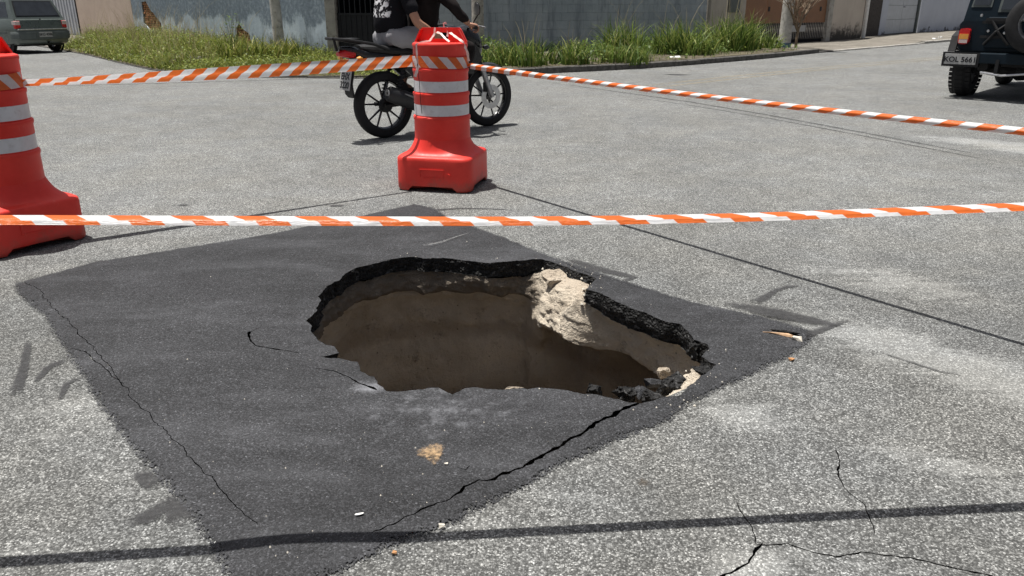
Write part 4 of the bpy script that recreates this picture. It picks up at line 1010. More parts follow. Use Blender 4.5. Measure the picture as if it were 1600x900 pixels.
def fr_(x, y):
    k = nz(x, y, 7, .75) + .25 * nz(x, y, 3, 2.2)
    if k < .2 and rng.uniform() > .12: return None
    return (x, y, .08, .42 + 1.1 * max(0, k))
soil(RV); gr = scatter(4200, (-2.2, 8.0, 13.3, 23.6), RV, fr_)
g2 = veg('verge_grass', [blades(rng, gr, .18, .52, .008, .95), weeds(rng, gr, 4000, .04, .10, .4)], M['grassdark']); tag(g2, 'patchy green grass verge along the block wall on the right', 'grass', kind='stuff')
def tuft(px, py, n, h, rad, label, mat='grassdark', lean=.9, wd=.016, stalks=6, grp=None):
    p = G(px, py); e = empty('grass_tuft', (p.x, p.y, .08))
    c = [(rad * math.sqrt(rng.uniform()) * math.cos(a), rad * math.sqrt(rng.uniform()) * math.sin(a), 0) for a in rng.uniform(0, 6.28, n)]
    veg('leaf_blades', [blades(rng, c, h * .45, h, wd, lean, 4)], M[mat], e)
    if stalks:
        c = [(rad * .7 * rng.uniform(-1, 1), rad * .7 * rng.uniform(-1, 1), 0) for _ in range(stalks)]
        veg('seed_stalks', [blades(rng, c, h * 1.1, h * 1.6, .006, .6, 4)], M['straw'], e)
    return tag(e, label, 'grass tuft', 'tall grass tufts on the verge')
tuft(972, 97, 260, 1.05, .42, 'tall upright grass tuft against the block wall, right of the bare pavement gap\'s left side')
tuft(1052, 92, 240, 1.0, .5, 'broad grass tuft beside the right end of the block wall')
tuft(1080, 93, 220, .8, .55, 'low bright grass tuft near the kerb before the cream pillar')
tuft(1140, 86, 460, 1.15, .62, 'largest dark green grass tuft in front of the meter box wall', lean=1.0, stalks=10)
tuft(1165, 84, 160, .85, .4, 'grass tuft with dry stalks before the brown gate\'s left edge', stalks=12)
tuft(1200, 82, 120, .55, .35, 'small grass tuft just left of the blue footed pole', stalks=3)
tuft(890, 109, 170, .65, .40, 'low grass tuft at the kerb left of the bare pavement gap')
tuft(820, 112, 200, .70, .45, 'grass tuft right behind the motorcycle\'s front wheel')
tuft(773, 112, 140, .6, .3, 'grass tuft beside the peeling wooden pole')
tuft(975, 106, 200, .55, .5, 'short spreading grass tuft on the kerb below the tall upright one')
tuft(445, 98, 180, .6, .45, 'bright grass tuft around the whitish pole\'s foot', 'grass'); tuft(380, 100, 200, .65, .5, 'bright grass tuft left of the whitish pole', 'grass')
# broad leaved weed
p = G(366, 92); wd_ = empty('weed_bush', (p.x, p.y, .08)); tag(wd_, 'light green broad leaved weed beside the lower patch of bricks', 'weed')
stems = MB(); lv = [[], [], []]
LVt, LFt, LSt = [], [], []
for s in range(9):
    az = rng.uniform(0, 6.28); top = Vector((math.cos(az) * rng.uniform(.1, .35), math.sin(az) * rng.uniform(.1, .35), rng.uniform(.6, .95)))
    stems.tube([(0, 0, 0), top * .5 + Vector((0, 0, .06)), top], [.008, .006, .003], 5)
    for k in range(16):
        f = .3 + .7 * k / 15; q = top * f; a = rng.uniform(0, 6.28); d = Vector((math.cos(a), math.sin(a), rng.uniform(-.3, .5))); sd = d.cross(Vector((0, 0, 1))).normalized(); l = rng.uniform(.07, .13)
        b = len(LVt); LVt += [q, q + d * l * .5 + sd * l * .28, q + d * l, q + d * l * .5 - sd * l * .28]; LFt.append((b, b + 1, b + 2, b + 3)); LSt += [rng.uniform(.2, .9)] * 4
veg('leaves', [(np.array([tuple(v) for v in LVt]), LFt, np.array(LSt))], M['grassdark'], wd_); stems.build('stems', M['branch'], wd_)
# dry shrub by the pole
sh = empty('bare_shrub', (p3.x + .25, p3.y - .25, .06)); tag(sh, 'leafless dry shrub growing at the blue footed pole', 'shrub')
br_ = MB(); rd = random.Random(3)
def grow(p, d, l, r, lev):
    q = p + d * l; mid = p + d * l * .5 + Vector((rd.uniform(-1, 1), rd.uniform(-1, 1), 0)) * l * .06
    br_.tube([p, mid, q], [r, r * .85, r * .7], 5, cap=False)
    if lev == 0: return
    for _ in range(3 if lev > 1 else 2):
        nd = (d + Vector((rd.uniform(-.75, .75), rd.uniform(-.75, .75), rd.uniform(-.1, .45)))).normalized(); grow(p.lerp(q, rd.uniform(.55, 1)), nd, l * rd.uniform(.6, .85), r * .62, lev - 1)
grow(Vector((0, 0, 0)), Vector((.03, 0, 1)), .55, .045, 0)
for i in range(5): grow(Vector((0, 0, .45)), Vector((rd.uniform(-.6, .6), rd.uniform(-.5, .5), 1)).normalized(), .55, .024, 4)
br_.build('branches', M['branch'], sh, fix=False)
# odds and ends by the kerb
def lit(px, py, z, s, seed, mat, label, cat):
    o = link(cat.replace(' ', '_'), chunk_mesh('litter', *s, seed, .3, 1), mat); o.location = G(px, py) + Vector((0, 0, z + (.12 if 1000 < px < 1100 else 0))); tag(o, label, cat)
lit(1055, 98, .0, (.16, .08, .025), 71, M['white'], 'flattened white plastic bag on the kerb among the grass', 'plastic bag')
lit(1461, 64, .05, (.10, .08, .06), 72, M['white'], 'left of two white litter balls at the far kerb', 'litter'); lit(1469, 62, .06, (.08, .06, .06), 73, M['white'], 'right of two white litter balls at the far kerb', 'litter')
lit(268, 104, .06, (.45, .25, .10), 74, M['darkstone'], 'broken concrete lump in the grass at the corner kerb', 'concrete lump'); lit(292, 101, .08, (.35, .25, .09), 75, M['darkstone'], 'pale broken concrete slab in the grass right of the corner lump', 'concrete lump')

# ------------------------------------------------------------------ vehicles: shared pieces
def wheel(name, parent, loc, R, tw, rimr, mats, spokes, side=1, disc=None, axis='y', smin=None, spoke_w=.016, double=False):
    """wheel with its axle along local y; mats = (tyre, rim)"""
    e = empty(name, loc); e.parent = parent
    M0 = Matrix.Rotation(math.pi / 2, 4, 'X')
    prof = []
    n = 14; hw = tw / 2; th = R - rimr
    for k in range(n + 1):
        a = -math.pi / 2 + math.pi * k / n
        prof.append((rimr + th * (max(0, math.cos(a)) ** .55), hw * math.copysign(abs(math.sin(a)) ** .75, math.sin(a))))
    MB().lathe(prof + [(rimr, hw * .8), (rimr, -hw * .8)], 48, M0, close=True).build('tyre', mats[0], e, smooth=True)
    rw_ = hw * .72
    rm = MB().lathe([(rimr, rw_), (rimr + .002, rw_), (rimr - .012, rw_ * .8), (rimr - .022, 0), (rimr - .012, -rw_ * .8), (rimr + .002, -rw_)], 48, M0)
    hub = max(.028, rimr * .16)
    rm.lathe([(.0, hw * .8), (hub, hw * .8), (hub, -hw * .8), (0, -hw * .8)], 20, M0)
    for k in range(spokes):
        a = 2 * math.pi * k / spokes + .3
        for dd in ((-.25, .25) if double else (0,)):
            c, s = math.cos(a + dd), math.sin(a + dd); c0, s0 = math.cos(a), math.sin(a)
            rm.tube([(c0 * hub * .7, 0, s0 * hub * .7), (c * (rimr - .014), 0, s * (rimr - .014))], [spoke_w * 1.2, spoke_w * .8], 6)
    rm.build('rim', mats[1], e, smooth=True)
    return e

# ------------------------------------------------------------------ motorcycle
HD = math.radians(39)
bike = empty('motorcycle', (-1.20, 7.45, 0), HD)
tag(bike, 'black motorcycle with two people on it passing behind the middle barrel', 'motorcycle')
R = .305; FX = 1.215
wheel('rear_wheel', bike, (0, 0, R), R, .105, .228, (M['tyre'], M['blackgloss']), 5, double=True, spoke_w=.010)
fw = wheel('front_wheel', bike, (FX, 0, R), R, .086, .232, (M['tyre'], M['blackgloss']), 5, double=True, spoke_w=.009)
M0 = Matrix.Rotation(math.pi / 2, 4, 'X')
MB().lathe([(.065, .006), (.12, .006), (.12, 0), (.065, 0)], 40, Matrix.Translation((0, -.062, 0)) @ M0, close=True).build('brake_disc', M['steel'], fw, smooth=True)
rwl = [o for o in bike.children if o.name.startswith('rear_wheel')][0]
MB().lathe([(.0, .02), (.055, .02), (.068, .0), (.068, -.03), (0, -.03)], 28, Matrix.Translation((0, -.05, 0)) @ M0).build('drum_hub', M['blackmatt'], rwl, smooth=True)
ex = MB(); ex.tube([(-.045, -.165, .425), (-.03, -.165, .42), (.12, -.165, .365), (.36, -.16, .275), (.46, -.15, .245)], [.050, .061, .066, .060, .042], 18, sy=1.15)
exo = ex.build('muffler', M['greybumper2'], bike, smooth=True)
MB().tube([(.10, -.222, .415), (.25, -.222, .355), (.40, -.212, .29)], [.012, .03, .022], 10, sy=.5).build('heat_shield', M['alu'], exo, smooth=True)
MB().lathe([(.012, .004), (.034, .004), (.038, 0)], 18, Matrix.Translation((-.048, -.165, .426)) @ Matrix.Rotation(-math.pi / 2, 4, 'Y')).build('end_cap', M['alu'], exo, smooth=True)
MB().tube([(.46, -.15, .245), (.65, -.12, .20), (.82, -.08, .25), (.86, -.05, .42)], .021, 12).build('exhaust_pipe', M['steel'], bike, smooth=True)
sw = MB()
for s in (-1, 1): sw.tube([(-.04, s * .095, .305), (.2, s * .09, .32), (.48, s * .08, .36)], [.02, .024, .026], 10)
sw.build('swingarm', M['blackmatt'], bike, smooth=True)
for s in (-1, 1):
    sa = MB().tube([(.06, s * .125, .36), (.12, s * .125, .52), (.17, s * .12, .68)], [.013, .013, .018], 10).build('shock_absorber', M['blackmatt'], bike, smooth=True)
    pts = [(.075 + .085 * t + .026 * math.cos(t * 50), s * .125 + .026 * math.sin(t * 50), .40 + .24 * t) for t in np.linspace(0, 1, 90)]
    MB().tube(pts, .0055, 5).build('coil_spring', M['iron'], sa, smooth=True)
MB().box(.42, .80, -.11, .11, .27, .52, .03).build('engine', M['alu'], bike, smooth=True)
cy_ = MB()
for k in range(7): cy_.box(.66 + k * .012, .82 + k * .012, -.08, .08, .50 + k * .02, .51 + k * .02)
cy_.build('cylinder_fins', M['blackmatt'], bike)
fr = MB(); fr.tube([(.98, 0, .86), (.9, 0, .62), (.84, 0, .36), (.7, 0, .25), (.45, 0, .27)], .022, 8); fr.tube([(.98, 0, .88), (.6, 0, .80), (.3, 0, .70), (-.2, 0, .78)], .024, 8)
for s in (-1, 1): fr.tube([(.45, s * .08, .36), (.42, s * .1, .6), (.2, s * .11, .70), (-.22, s * .09, .78)], .016, 8)
fr.build('frame', M['iron'], bike, smooth=True)
def ring_xz(x, w, z0, z1, n=14, p=2.6):
    out = []
    for k in range(n):
        a = 2 * math.pi * k / n; c, s = math.cos(a), math.sin(a)
        out.append(Vector((x, w * math.copysign(abs(c) ** (2 / p), c), (z0 + z1) / 2 + (z1 - z0) / 2 * math.copysign(abs(s) ** (2 / p), s))))
    return out
MB().loft([ring_xz(x, w_, a_, b_) for x, w_, a_, b_ in ((.46, .06, .78, .84), (.52, .12, .74, .90), (.65, .15, .70, .98), (.80, .15, .70, 1.0), (.92, .11, .76, .97), (.98, .05, .82, .92))]).build('fuel_tank', M['blackgloss'], bike, smooth=True)
for s in (-1, 1):
    MB().prism([(.62, .70), (.95, .80), (1.02, .70), (.90, .55), (.70, .58)], s * .15, s * .19).build('side_shroud', M['blackgloss'], bike)
    MB().prism([(.12, .76), (.48, .74), (.46, .56), (.30, .52), (.18, .62)], s * .10, s * .135).build('side_cover', M['blackgloss'], bike)
MB().loft([ring_xz(x, w_, a_, b_) for x, w_, a_, b_ in ((-.24, .07, .80, .845), (-.16, .11, .77, .85), (.05, .14, .745, .84), (.25, .14, .735, .82), (.42, .125, .74, .80), (.52, .07, .76, .80))]).build('seat', M['blackmatt'], bike, smooth=True)
tail = MB().loft([ring_xz(x, w_, a_, b_) for x, w_, a_, b_ in ((-.42, .03, .81, .835), (-.34, .075, .77, .84), (-.15, .11, .69, .81), (.1, .12, .66, .77), (.25, .10, .66, .75))]).build('tail_cowl', M['blackgloss'], bike, smooth=True)
gr_ = MB()
for s in (-1, 1): gr_.tube([(.02, s * .13, .80), (-.15, s * .145, .855), (-.38, s * .11, .895), (-.50, s * .07, .905)], .013, 8)
gr_.tube([(-.50, -.07, .905), (-.515, 0, .906), (-.50, .07, .905)], .013, 8); gr_.box(-.50, -.25, -.085, .085, .892, .905)
gr_.tube([(-.46, 0, .89), (-.44, 0, .80)], .012, 6)
gr_.build('grab_rail', M['blackmatt'], bike, smooth=True)
MB().loft([ring_xz(x, w_, a_, b_) for x, w_, a_, b_ in ((-.435, .03, .755, .79), (-.39, .07, .745, .815), (-.30, .085, .735, .80))]).build('tail_light', M['redlens'], bike, smooth=True)
MB().loft([[Vector((x, s * w_, z)) for s in (-1, 1)] + [Vector((x + .015, s * w_, z + .01)) for s in (1, -1)] for x, z, w_ in ((-.27, .74, .075), (-.33, .62, .07), (-.36, .50, .075), (-.35, .42, .075), (-.335, .39, .05))]).build('rear_fender', M['blackmatt'], bike)
pl_ = empty('license_plate', (-.378, 0, .545)); pl_.parent = bike; pl_.rotation_euler = (math.radians(90 - 12), 0, math.radians(-90))
MB().box(-.10, .10, -.085, .085, -.003, .003, .002).build('plate_blank', M['plate'], pl_)
for tx, yy in (('EHX', .034), ('3220', -.042)):
    o = link('lettering', text_mesh(tx, .082, .0012, .0015), M['letter'], pl_); o.location = (0, yy, .0042)
for s in (-1, 1):
    MB().tube([(-.30, s * .07, .74), (-.31, s * .15, .735)], .008, 6).build('indicator_stalk', M['blackmatt'], bike)
    MB().tube([(-.34, s * .17, .735), (-.31, s * .17, .735), (-.285, s * .17, .735)], [.016, .026, .012], 10).build('rear_indicator', M['amber'], bike, smooth=True)
    MB().tube([(FX, s * .085, R), (FX - .13, s * .085, .60)], [.028, .026], 12).build('fork_slider', M['alu'], bike, smooth=True)
    MB().tube([(FX - .13, s * .085, .60), (FX - .28, s * .085, .98)], .019, 12).build('fork_tube', M['blackmatt'], bike, smooth=True)
    MB().tube([(FX - .20, s * .12, .80), (FX - .19, s * .22, .80)], .008, 6).build('indicator_stalk', M['blackmatt'], bike)
    MB().tube([(FX - .22, s * .24, .80), (FX - .19, s * .24, .80), (FX - .155, s * .24, .795)], [.014, .027, .012], 10).build('front_indicator', M['blackgloss'], bike, smooth=True)
cal = MB().box(FX - .10, FX - .03, -.085, -.055, R + .05, R + .15, .012).build('brake_caliper', M['blackmatt'], bike)
ff = []
for k in range(13):
    a = math.radians(42 + 105 * k / 12); rr_ = R + .03
    ff.append([Vector((FX + rr_ * math.cos(a) + 0, y, R + rr_ * math.sin(a) - .25 * abs(y))) for y in (-.065, -.04, 0, .04, .065)] + [Vector((FX + (rr_ - .006) * math.cos(a), y, R + (rr_ - .006) * math.sin(a) - .25 * abs(y))) for y in (.065, .04, 0, -.04, -.065)])
MB().loft(ff).build('front_fender', M['blackgloss'], bike, smooth=True)
MB().loft([ring_xz(x, w_, a_, b_) for x, w_, a_, b_ in ((FX - .36, .10, .84, .98), (FX - .28, .15, .76, 1.00), (FX - .20, .15, .70, .97), (FX - .13, .10, .70, .90), (FX - .10, .05, .74, .84))]).build('headlight_cowl', M['blackgloss'], bike, smooth=True)
MB().loft([ring_xz(x, w_, a_, b_) for x, w_, a_, b_ in ((FX - .15, .085, .74, .86), (FX - .105, .07, .75, .85), (FX - .09, .03, .78, .82))]).build('headlight', M['glass'], bike, smooth=True)
GX, GY, GZ = .80, .365, .985
MB().tube([(GX - .02, -GY - .04, GZ), (GX + .06, -.24, GZ + .015), (GX + .12, -.08, GZ - .02), (GX + .12, .08, GZ - .02), (GX + .06, .24, GZ + .015), (GX - .02, GY + .04, GZ)], .012, 10).build('handlebar', M['iron'], bike, smooth=True)
for s in (-1, 1):
    MB().tube([(GX - .022, s * (GY + .055), GZ - .001), (GX + .03, s * (GY - .07), GZ + .006)], .0175, 10).build('grip', M['blackmatt'], bike, smooth=True)
    MB().tube([(GX + .05, s * (GY - .08), GZ + .02), (GX + .10, s * (GY - .04), GZ + .01), (GX + .09, s * (GY + .05), GZ)], .007, 6).build('lever', M['alu'], bike, smooth=True)
    mr = MB().tube([(GX + .04, s * (GY - .09), GZ + .01), (GX + .05, s * (GY - .07), GZ + .06), (GX + .055, s * (GY - .03), GZ + .10), (GX + .05, s * (GY - .02), GZ + .13)], .0065, 8).build('mirror_stalk', M['blackmatt'], bike, smooth=True)
    MB().lathe([(.0, -.014), (.035, -.014), (.048, -.004), (.048, .004), (.043, .006)], 24, Matrix.Translation((GX + .045, s * (GY - .015), GZ + .165)) @ Matrix.Rotation(math.radians(-96), 4, 'Y') @ Matrix.Diagonal((1.25, .85, 1, 1))).build('mirror', M['blackmatt'], mr, smooth=True)
    MB().lathe([(.0, .0065), (.043, .0065), (.044, .005)], 24, Matrix.Translation((GX + .045, s * (GY - .015), GZ + .165)) @ Matrix.Rotation(math.radians(-96), 4, 'Y') @ Matrix.Diagonal((1.25, .85, 1, 1))).build('mirror_glass', M['steel'], mr, smooth=True)
    MB().tube([(.34, s * .10, .36), (.34, s * .25, .36)], .012, 8).build('footpeg', M['blackmatt'], bike)
    MB().tube([(.60, s * .10, .30), (.60, s * .25, .30)], .012, 8).build('footpeg', M['blackmatt'], bike)

# ------------------------------------------------------------------ people
def skin_body(name, V_, E_, R_, mat, parent, sub=2, root=0):
    me = bpy.data.meshes.new(name); me.from_pydata([tuple(v) for v in V_], E_, []); o = bpy.data.objects.new(name, me); C.objects.link(o)
    md = o.modifiers.new('skin', 'SKIN'); md.use_smooth_shade = True
    for i, r in enumerate(R_):
        sv = me.skin_vertices[0].data[i]; sv.radius = r if isinstance(r, tuple) else (r, r); sv.use_root = (i == root)
    ss = o.modifiers.new('sub', 'SUBSURF'); ss.levels = sub; ss.render_levels = sub
    bpy.context.view_layer.update()
    m2 = bpy.data.meshes.new_from_object(o.evaluated_get(bpy.context.evaluated_depsgraph_get())); bpy.data.objects.remove(o); bpy.data.meshes.remove(me)
    m2.materials.clear(); return link(name, m2, mat, parent)
def chain(V_, E_, R_, start, pts):
    i = start
    for p, r in pts:
        V_.append(Vector(p)); R_.append(r); E_.append((i, len(V_) - 1)); i = len(V_) - 1
    return i
def ruffle(o, amp, fr):
    me = o.data
    for v in me.vertices:
        d = noise.noise(v.co * fr) + .5 * noise.noise(v.co * fr * 2.3); v.co += v.normal * d * amp
def finger(mb, pts, r): mb.tube(pts, [r, r, r * .9, r * .7], 7)
def person(label, pelvis, chest, neck, head, knees, ankles, feet, elbows, wrists, sleeve, legmat, shirtmat, legcover, gripping):
    e = empty('person', bike.location, HD); P0 = Vector(pelvis); Ch = Vector(chest); Nk = Vector(neck); Hd = Vector(head)
    tag(e, label, 'person')
    V_, E_, R_ = [P0], [], [.09]
    mid = P0.lerp(Ch, .5); c = chain(V_, E_, R_, 0, [(mid, .08), (Ch, .09)])
    nk = chain(V_, E_, R_, c, [(Nk, .06), (Nk.lerp(Hd, .6), .075), (Hd, .095), (Hd + Vector((0, 0, .09)), .07)])
    sh, hp = {}, {}
    for s in (-1, 1):
        S = Ch + Vector((-.01, s * .17, .05)); El = Vector(elbows[s]); Wr = Vector(wrists[s])
        sh[s] = S; chain(V_, E_, R_, c, [(S, .045), (S.lerp(El, .5), .043), (El, .042), (El.lerp(Wr, .45), .041), (Wr, .027)])
        Hp = P0 + Vector((.03, s * .10, -.03)); Kn = Vector(knees[s]); An = Vector(ankles[s]); hp[s] = Hp
        chain(V_, E_, R_, 0, [(Hp, .07), (Hp.lerp(Kn, .5), .065), (Kn, .055), (Kn.lerp(An, .35), .056), (Kn.lerp(An, .7), .043), (An, .036), (Vector(feet[s]), .032)])
    skin_body('body', V_, E_, R_, M['skin'], e)
    # shirt
    V_, E_, R_ = [P0 + Vector((.0, 0, -.03))], [], [(.13, .15)]
    c = chain(V_, E_, R_, 0, [(P0 + Vector((0, 0, .10)), (.152, .178)), (mid + Vector((0, 0, .06)), (.150, .172)), (Ch, (.155, .178))]); chain(V_, E_, R_, c, [(Nk - Vector((0, 0, .03)), .075)])
    for s in (-1, 1):
        El, Wr = Vector(elbows[s]), Vector(wrists[s]); pts = [(sh[s], .078), (sh[s].lerp(El, .5), .070)]
        if sleeve == 'short': pts += [(sh[s].lerp(El, .80), .070)]
        else: pts += [(El, .056), (El.lerp(Wr, .5), .050), (El.lerp(Wr, .93), .036)]
        chain(V_, E_, R_, c, pts)
    so = skin_body('shirt', V_, E_, R_, shirtmat, e); ruffle(so, .012, 11)
    V_, E_, R_ = [P0], [], [(.155, .165)]; chain(V_, E_, R_, 0, [(P0.lerp(mid, .22), (.142, .158))])
    for s in (-1, 1):
        Kn, An = Vector(knees[s]), Vector(ankles[s]); pts = [(hp[s] + Vector((-.02, 0, 0)), .118), (hp[s].lerp(Kn, .5), .100), (hp[s].lerp(Kn, .9), .088)]
        if legcover == 'long': pts += [(Kn, .078), (Kn.lerp(An, .5), .066), (Kn.lerp(An, .92), .055)]
        chain(V_, E_, R_, 0, pts)
    so2 = skin_body('trousers' if legcover == 'long' else 'shorts', V_, E_, R_, legmat, e); ruffle(so2, .016, 13)
    for s in (-1, 1):
        An, Ft = Vector(ankles[s]), Vector(feet[s]); skin_body('shoe', [An - Vector((.04, 0, .05)), An.lerp(Ft, .5) - Vector((0, 0, .035)), Ft + Vector((.06, 0, -.02))], [(0, 1), (1, 2)], [(.042, .05), (.043, .045), (.036, .035)], M['blackmatt'], e)
        # hand: palm and five fingers closing on what it holds
        Wr = Vector(wrists[s]); g = Vector(gripping[s]); ax = (g - Wr).normalized(); side = Vector((0, s, 0)) if abs(ax.y) < .8 else Vector((1, 0, 0)); side = (side - ax * side.dot(ax)).normalized(); dn = ax.cross(side).normalized()
        if dn.z > 0: dn = -dn
        hb = MB(); hb.tube([Wr - ax * .02, Wr + ax * .03, Wr + ax * .075, Wr + ax * .088], [.026, .036, .040, .030], 10, sy=.55)
        for k in range(4):
            o_ = Wr + ax * (.075 - .004 * abs(k - 1.2)) + side * (-.030 + .02 * k); l = (.036, .041, .039, .031)[k]
            finger(hb, [o_, o_ + ax * l * .8 + dn * .006, o_ + ax * l * .95 + dn * (.012 + l * .7), o_ + ax * l * .35 + dn * (.02 + l * .95)], .0088)
        t0 = Wr + ax * .03 - side * s * .034 if gripping is None else Wr + ax * .03 + side * (-.034)
        finger(hb, [t0, t0 - side * .016 + ax * .02 + dn * .01, t0 - side * .010 + ax * .038 + dn * .026, t0 + side * .004 + ax * .045 + dn * .036], .0095)
        hb.build('hand', M['skin'], e, smooth='all')
    hm = MB().lathe([(.0, .155), (.06, .148), (.105, .115), (.132, .06), (.138, .0), (.134, -.06), (.118, -.12), (.10, -.145), (.085, -.13)], 32, Matrix.Translation(Hd + Vector((.01, 0, .01))) @ Matrix.Diagonal((1.1, .95, 1, 1))).build('helmet', M['blackgloss'], e, smooth=True)
    vz = []
    for k in range(13):
        a = math.radians(-75 + 150 * k / 12); vz.append([Vector((Hd.x + .012 + .157 * math.cos(a), Hd.y + .136 * math.sin(a), Hd.z + z)) for z in (-.03, .02, .065)])
    MB().loft(vz, cap=False, closed=False).build('visor', M['glass'], hm, smooth='all', fix=False)
    return e, so
S_ = (-1, 1)
pas, pshirt = person('person in black T-shirt and grey shorts riding pillion on the motorcycle', (.10, 0, .93), (.155, 0, 1.30), (.19, 0, 1.47), (.22, 0, 1.62),
    {s: (.50, s * .22, .90) for s in S_}, {s: (.33, s * .19, .46) for s in S_}, {s: (.45, s * .21, .40) for s in S_}, {s: (.215, s * .30, 1.03) for s in S_}, {s: (.42, s * .25, .935) for s in S_}, 'short', M['shorts'], M['shirt'], 'short', {s: (.55, s * .22, .90) for s in S_})
drv, dshirt = person('person in black long sleeved top holding the handlebars of the motorcycle', (.46, 0, .93), (.50, 0, 1.30), (.54, 0, 1.47), (.58, 0, 1.62),
    {s: (.86, s * .22, .78) for s in S_}, {s: (.62, s * .20, .38) for s in S_}, {s: (.74, s * .22, .33) for s in S_}, {s: (.60, s * .36, 1.14) for s in S_}, {s: (.735, s * .365, 1.015) for s in S_}, 'long', M['jacket'], M['jacket'], 'long', {s: (.86, s * .365, .985) for s in S_})
# white print on the back of the T-shirt: islands raised a little off the cloth
def print_mat():
    t = NT('shirt_with_print'); x, y, z = t.xyz()
    m1 = t.mr(t.noise(26, 3, .6), .50, .56); box = t.math('MULTIPLY', t.math('MULTIPLY', t.mr(z, 1.07, 1.085), t.mr(z, 1.42, 1.41)), t.math('MULTIPLY', t.mr(y, -.145, -.135), t.mr(y, .145, .135)))
    back = t.mr(x, .10, .06); f = t.math('MULTIPLY', t.math('MULTIPLY', m1, box), back)
    t.col(t.mix(f, (.012, .012, .015), (.66, .66, .68))); t.rough(.9); t.b.inputs['Specular IOR Level'].default_value = .12
    t.bump(t.noise(25, 4), .3, .01); return t.m
pshirt.data.materials.clear(); pshirt.data.materials.append(print_mat())

# ------------------------------------------------------------------ parked hatchback (x forward, y left, origin under the rear bumper)
def side_ring(x, hw, z0, z1, zb=None, tum=0.0, n=6):
    """rounded box section of a car body at station x"""
    r = .05; out = []
    pts = [(-hw + r, z0), (hw - r, z0), (hw, z0 + r), (hw, (z0 + z1) / 2), (hw - tum * .3, z1 - r * 1.2), (hw - r - tum, z1), (-hw + r + tum, z1), (-hw + tum * .3, z1 - r * 1.2), (-hw, (z0 + z1) / 2), (-hw, z0 + r)]
    return [Vector((x, y, z)) for y, z in pts]
cpos = G(75, 83); CH = math.radians(154)
car = empty('parked_car', (cpos.x, cpos.y, 0), CH); car.scale = (.92, .92, .95); tag(car, 'old grey green hatchback parked in the side street at the upper left', 'car')
lower = [side_ring(x, hw, z0, z1) for x, hw, z0, z1 in ((.02, .72, .30, .56), (.06, .765, .26, .88), (.12, .775, .24, .93), (.6, .78, .22, .93), (1.6, .78, .20, .92), (2.5, .78, .22, .90), (3.2, .76, .24, .80), (3.55, .72, .28, .72), (3.66, .64, .34, .62))]
MB().loft(lower).build('body', M['sagegreen'], car, smooth=True)
cab = [[Vector((x, -w_, z)), Vector((x, w_, z)), ] for x, w_, z in ()]
# cabin: lower outline at z=.90, roof at z=1.43
b0 = [(.09, .745), (2.75, .745)]; roof = [(.36, .60), (1.95, .60)]
cabm = MB(); zb, zr = .90, 1.43
cabm.loft([[Vector((.085, -.75, zb)), Vector((.085, .75, zb)), Vector((2.80, .75, zb)), Vector((2.80, -.75, zb))], [Vector((.22, -.70, 1.16)), Vector((.22, .70, 1.16)), Vector((2.38, .70, 1.16)), Vector((2.38, -.70, 1.16))], [Vector((.33, -.635, 1.40)), Vector((.33, .635, 1.40)), Vector((2.0, .635, 1.40)), Vector((2.0, -.635, 1.40))], [Vector((.40, -.57, zr)), Vector((.40, .57, zr)), Vector((1.9, .57, zr)), Vector((1.9, -.57, zr))]])
cabm.build('cabin', M['sagegreen'], car)
def pane(name, q, mat, parent, d, th=.008):
    q = [Vector(p) for p in q]; nrm = (q[1] - q[0]).cross(q[2] - q[0]).normalized()
    if nrm.dot(Vector(d)) < 0: nrm = -nrm
    return MB().add([p - nrm * .02 for p in q] + [p + nrm * th for p in q], [(0, 1, 2, 3), (4, 5, 6, 7), (0, 1, 5, 4), (1, 2, 6, 5), (2, 3, 7, 6), (3, 0, 4, 7)]).build(name, mat, parent)
def backx(z): return .085 + (z - .9) / .26 * .135 if z < 1.16 else .22 + (z - 1.16) / .24 * .11
rwn = pane('rear_window', [(backx(.965), -.665, .965), (backx(.965), .665, .965), (backx(1.375), .565, 1.375), (backx(1.375), -.565, 1.375)], M['blackmatt'], car, (-1, 0, .3), .006)
pane('glass', [(backx(.99) - .004, -.63, .99), (backx(.99) - .004, .63, .99), (backx(1.35) - .004, .54, 1.35), (backx(1.35) - .004, -.54, 1.35)], M['glass'], rwn, (-1, 0, .3), .010)
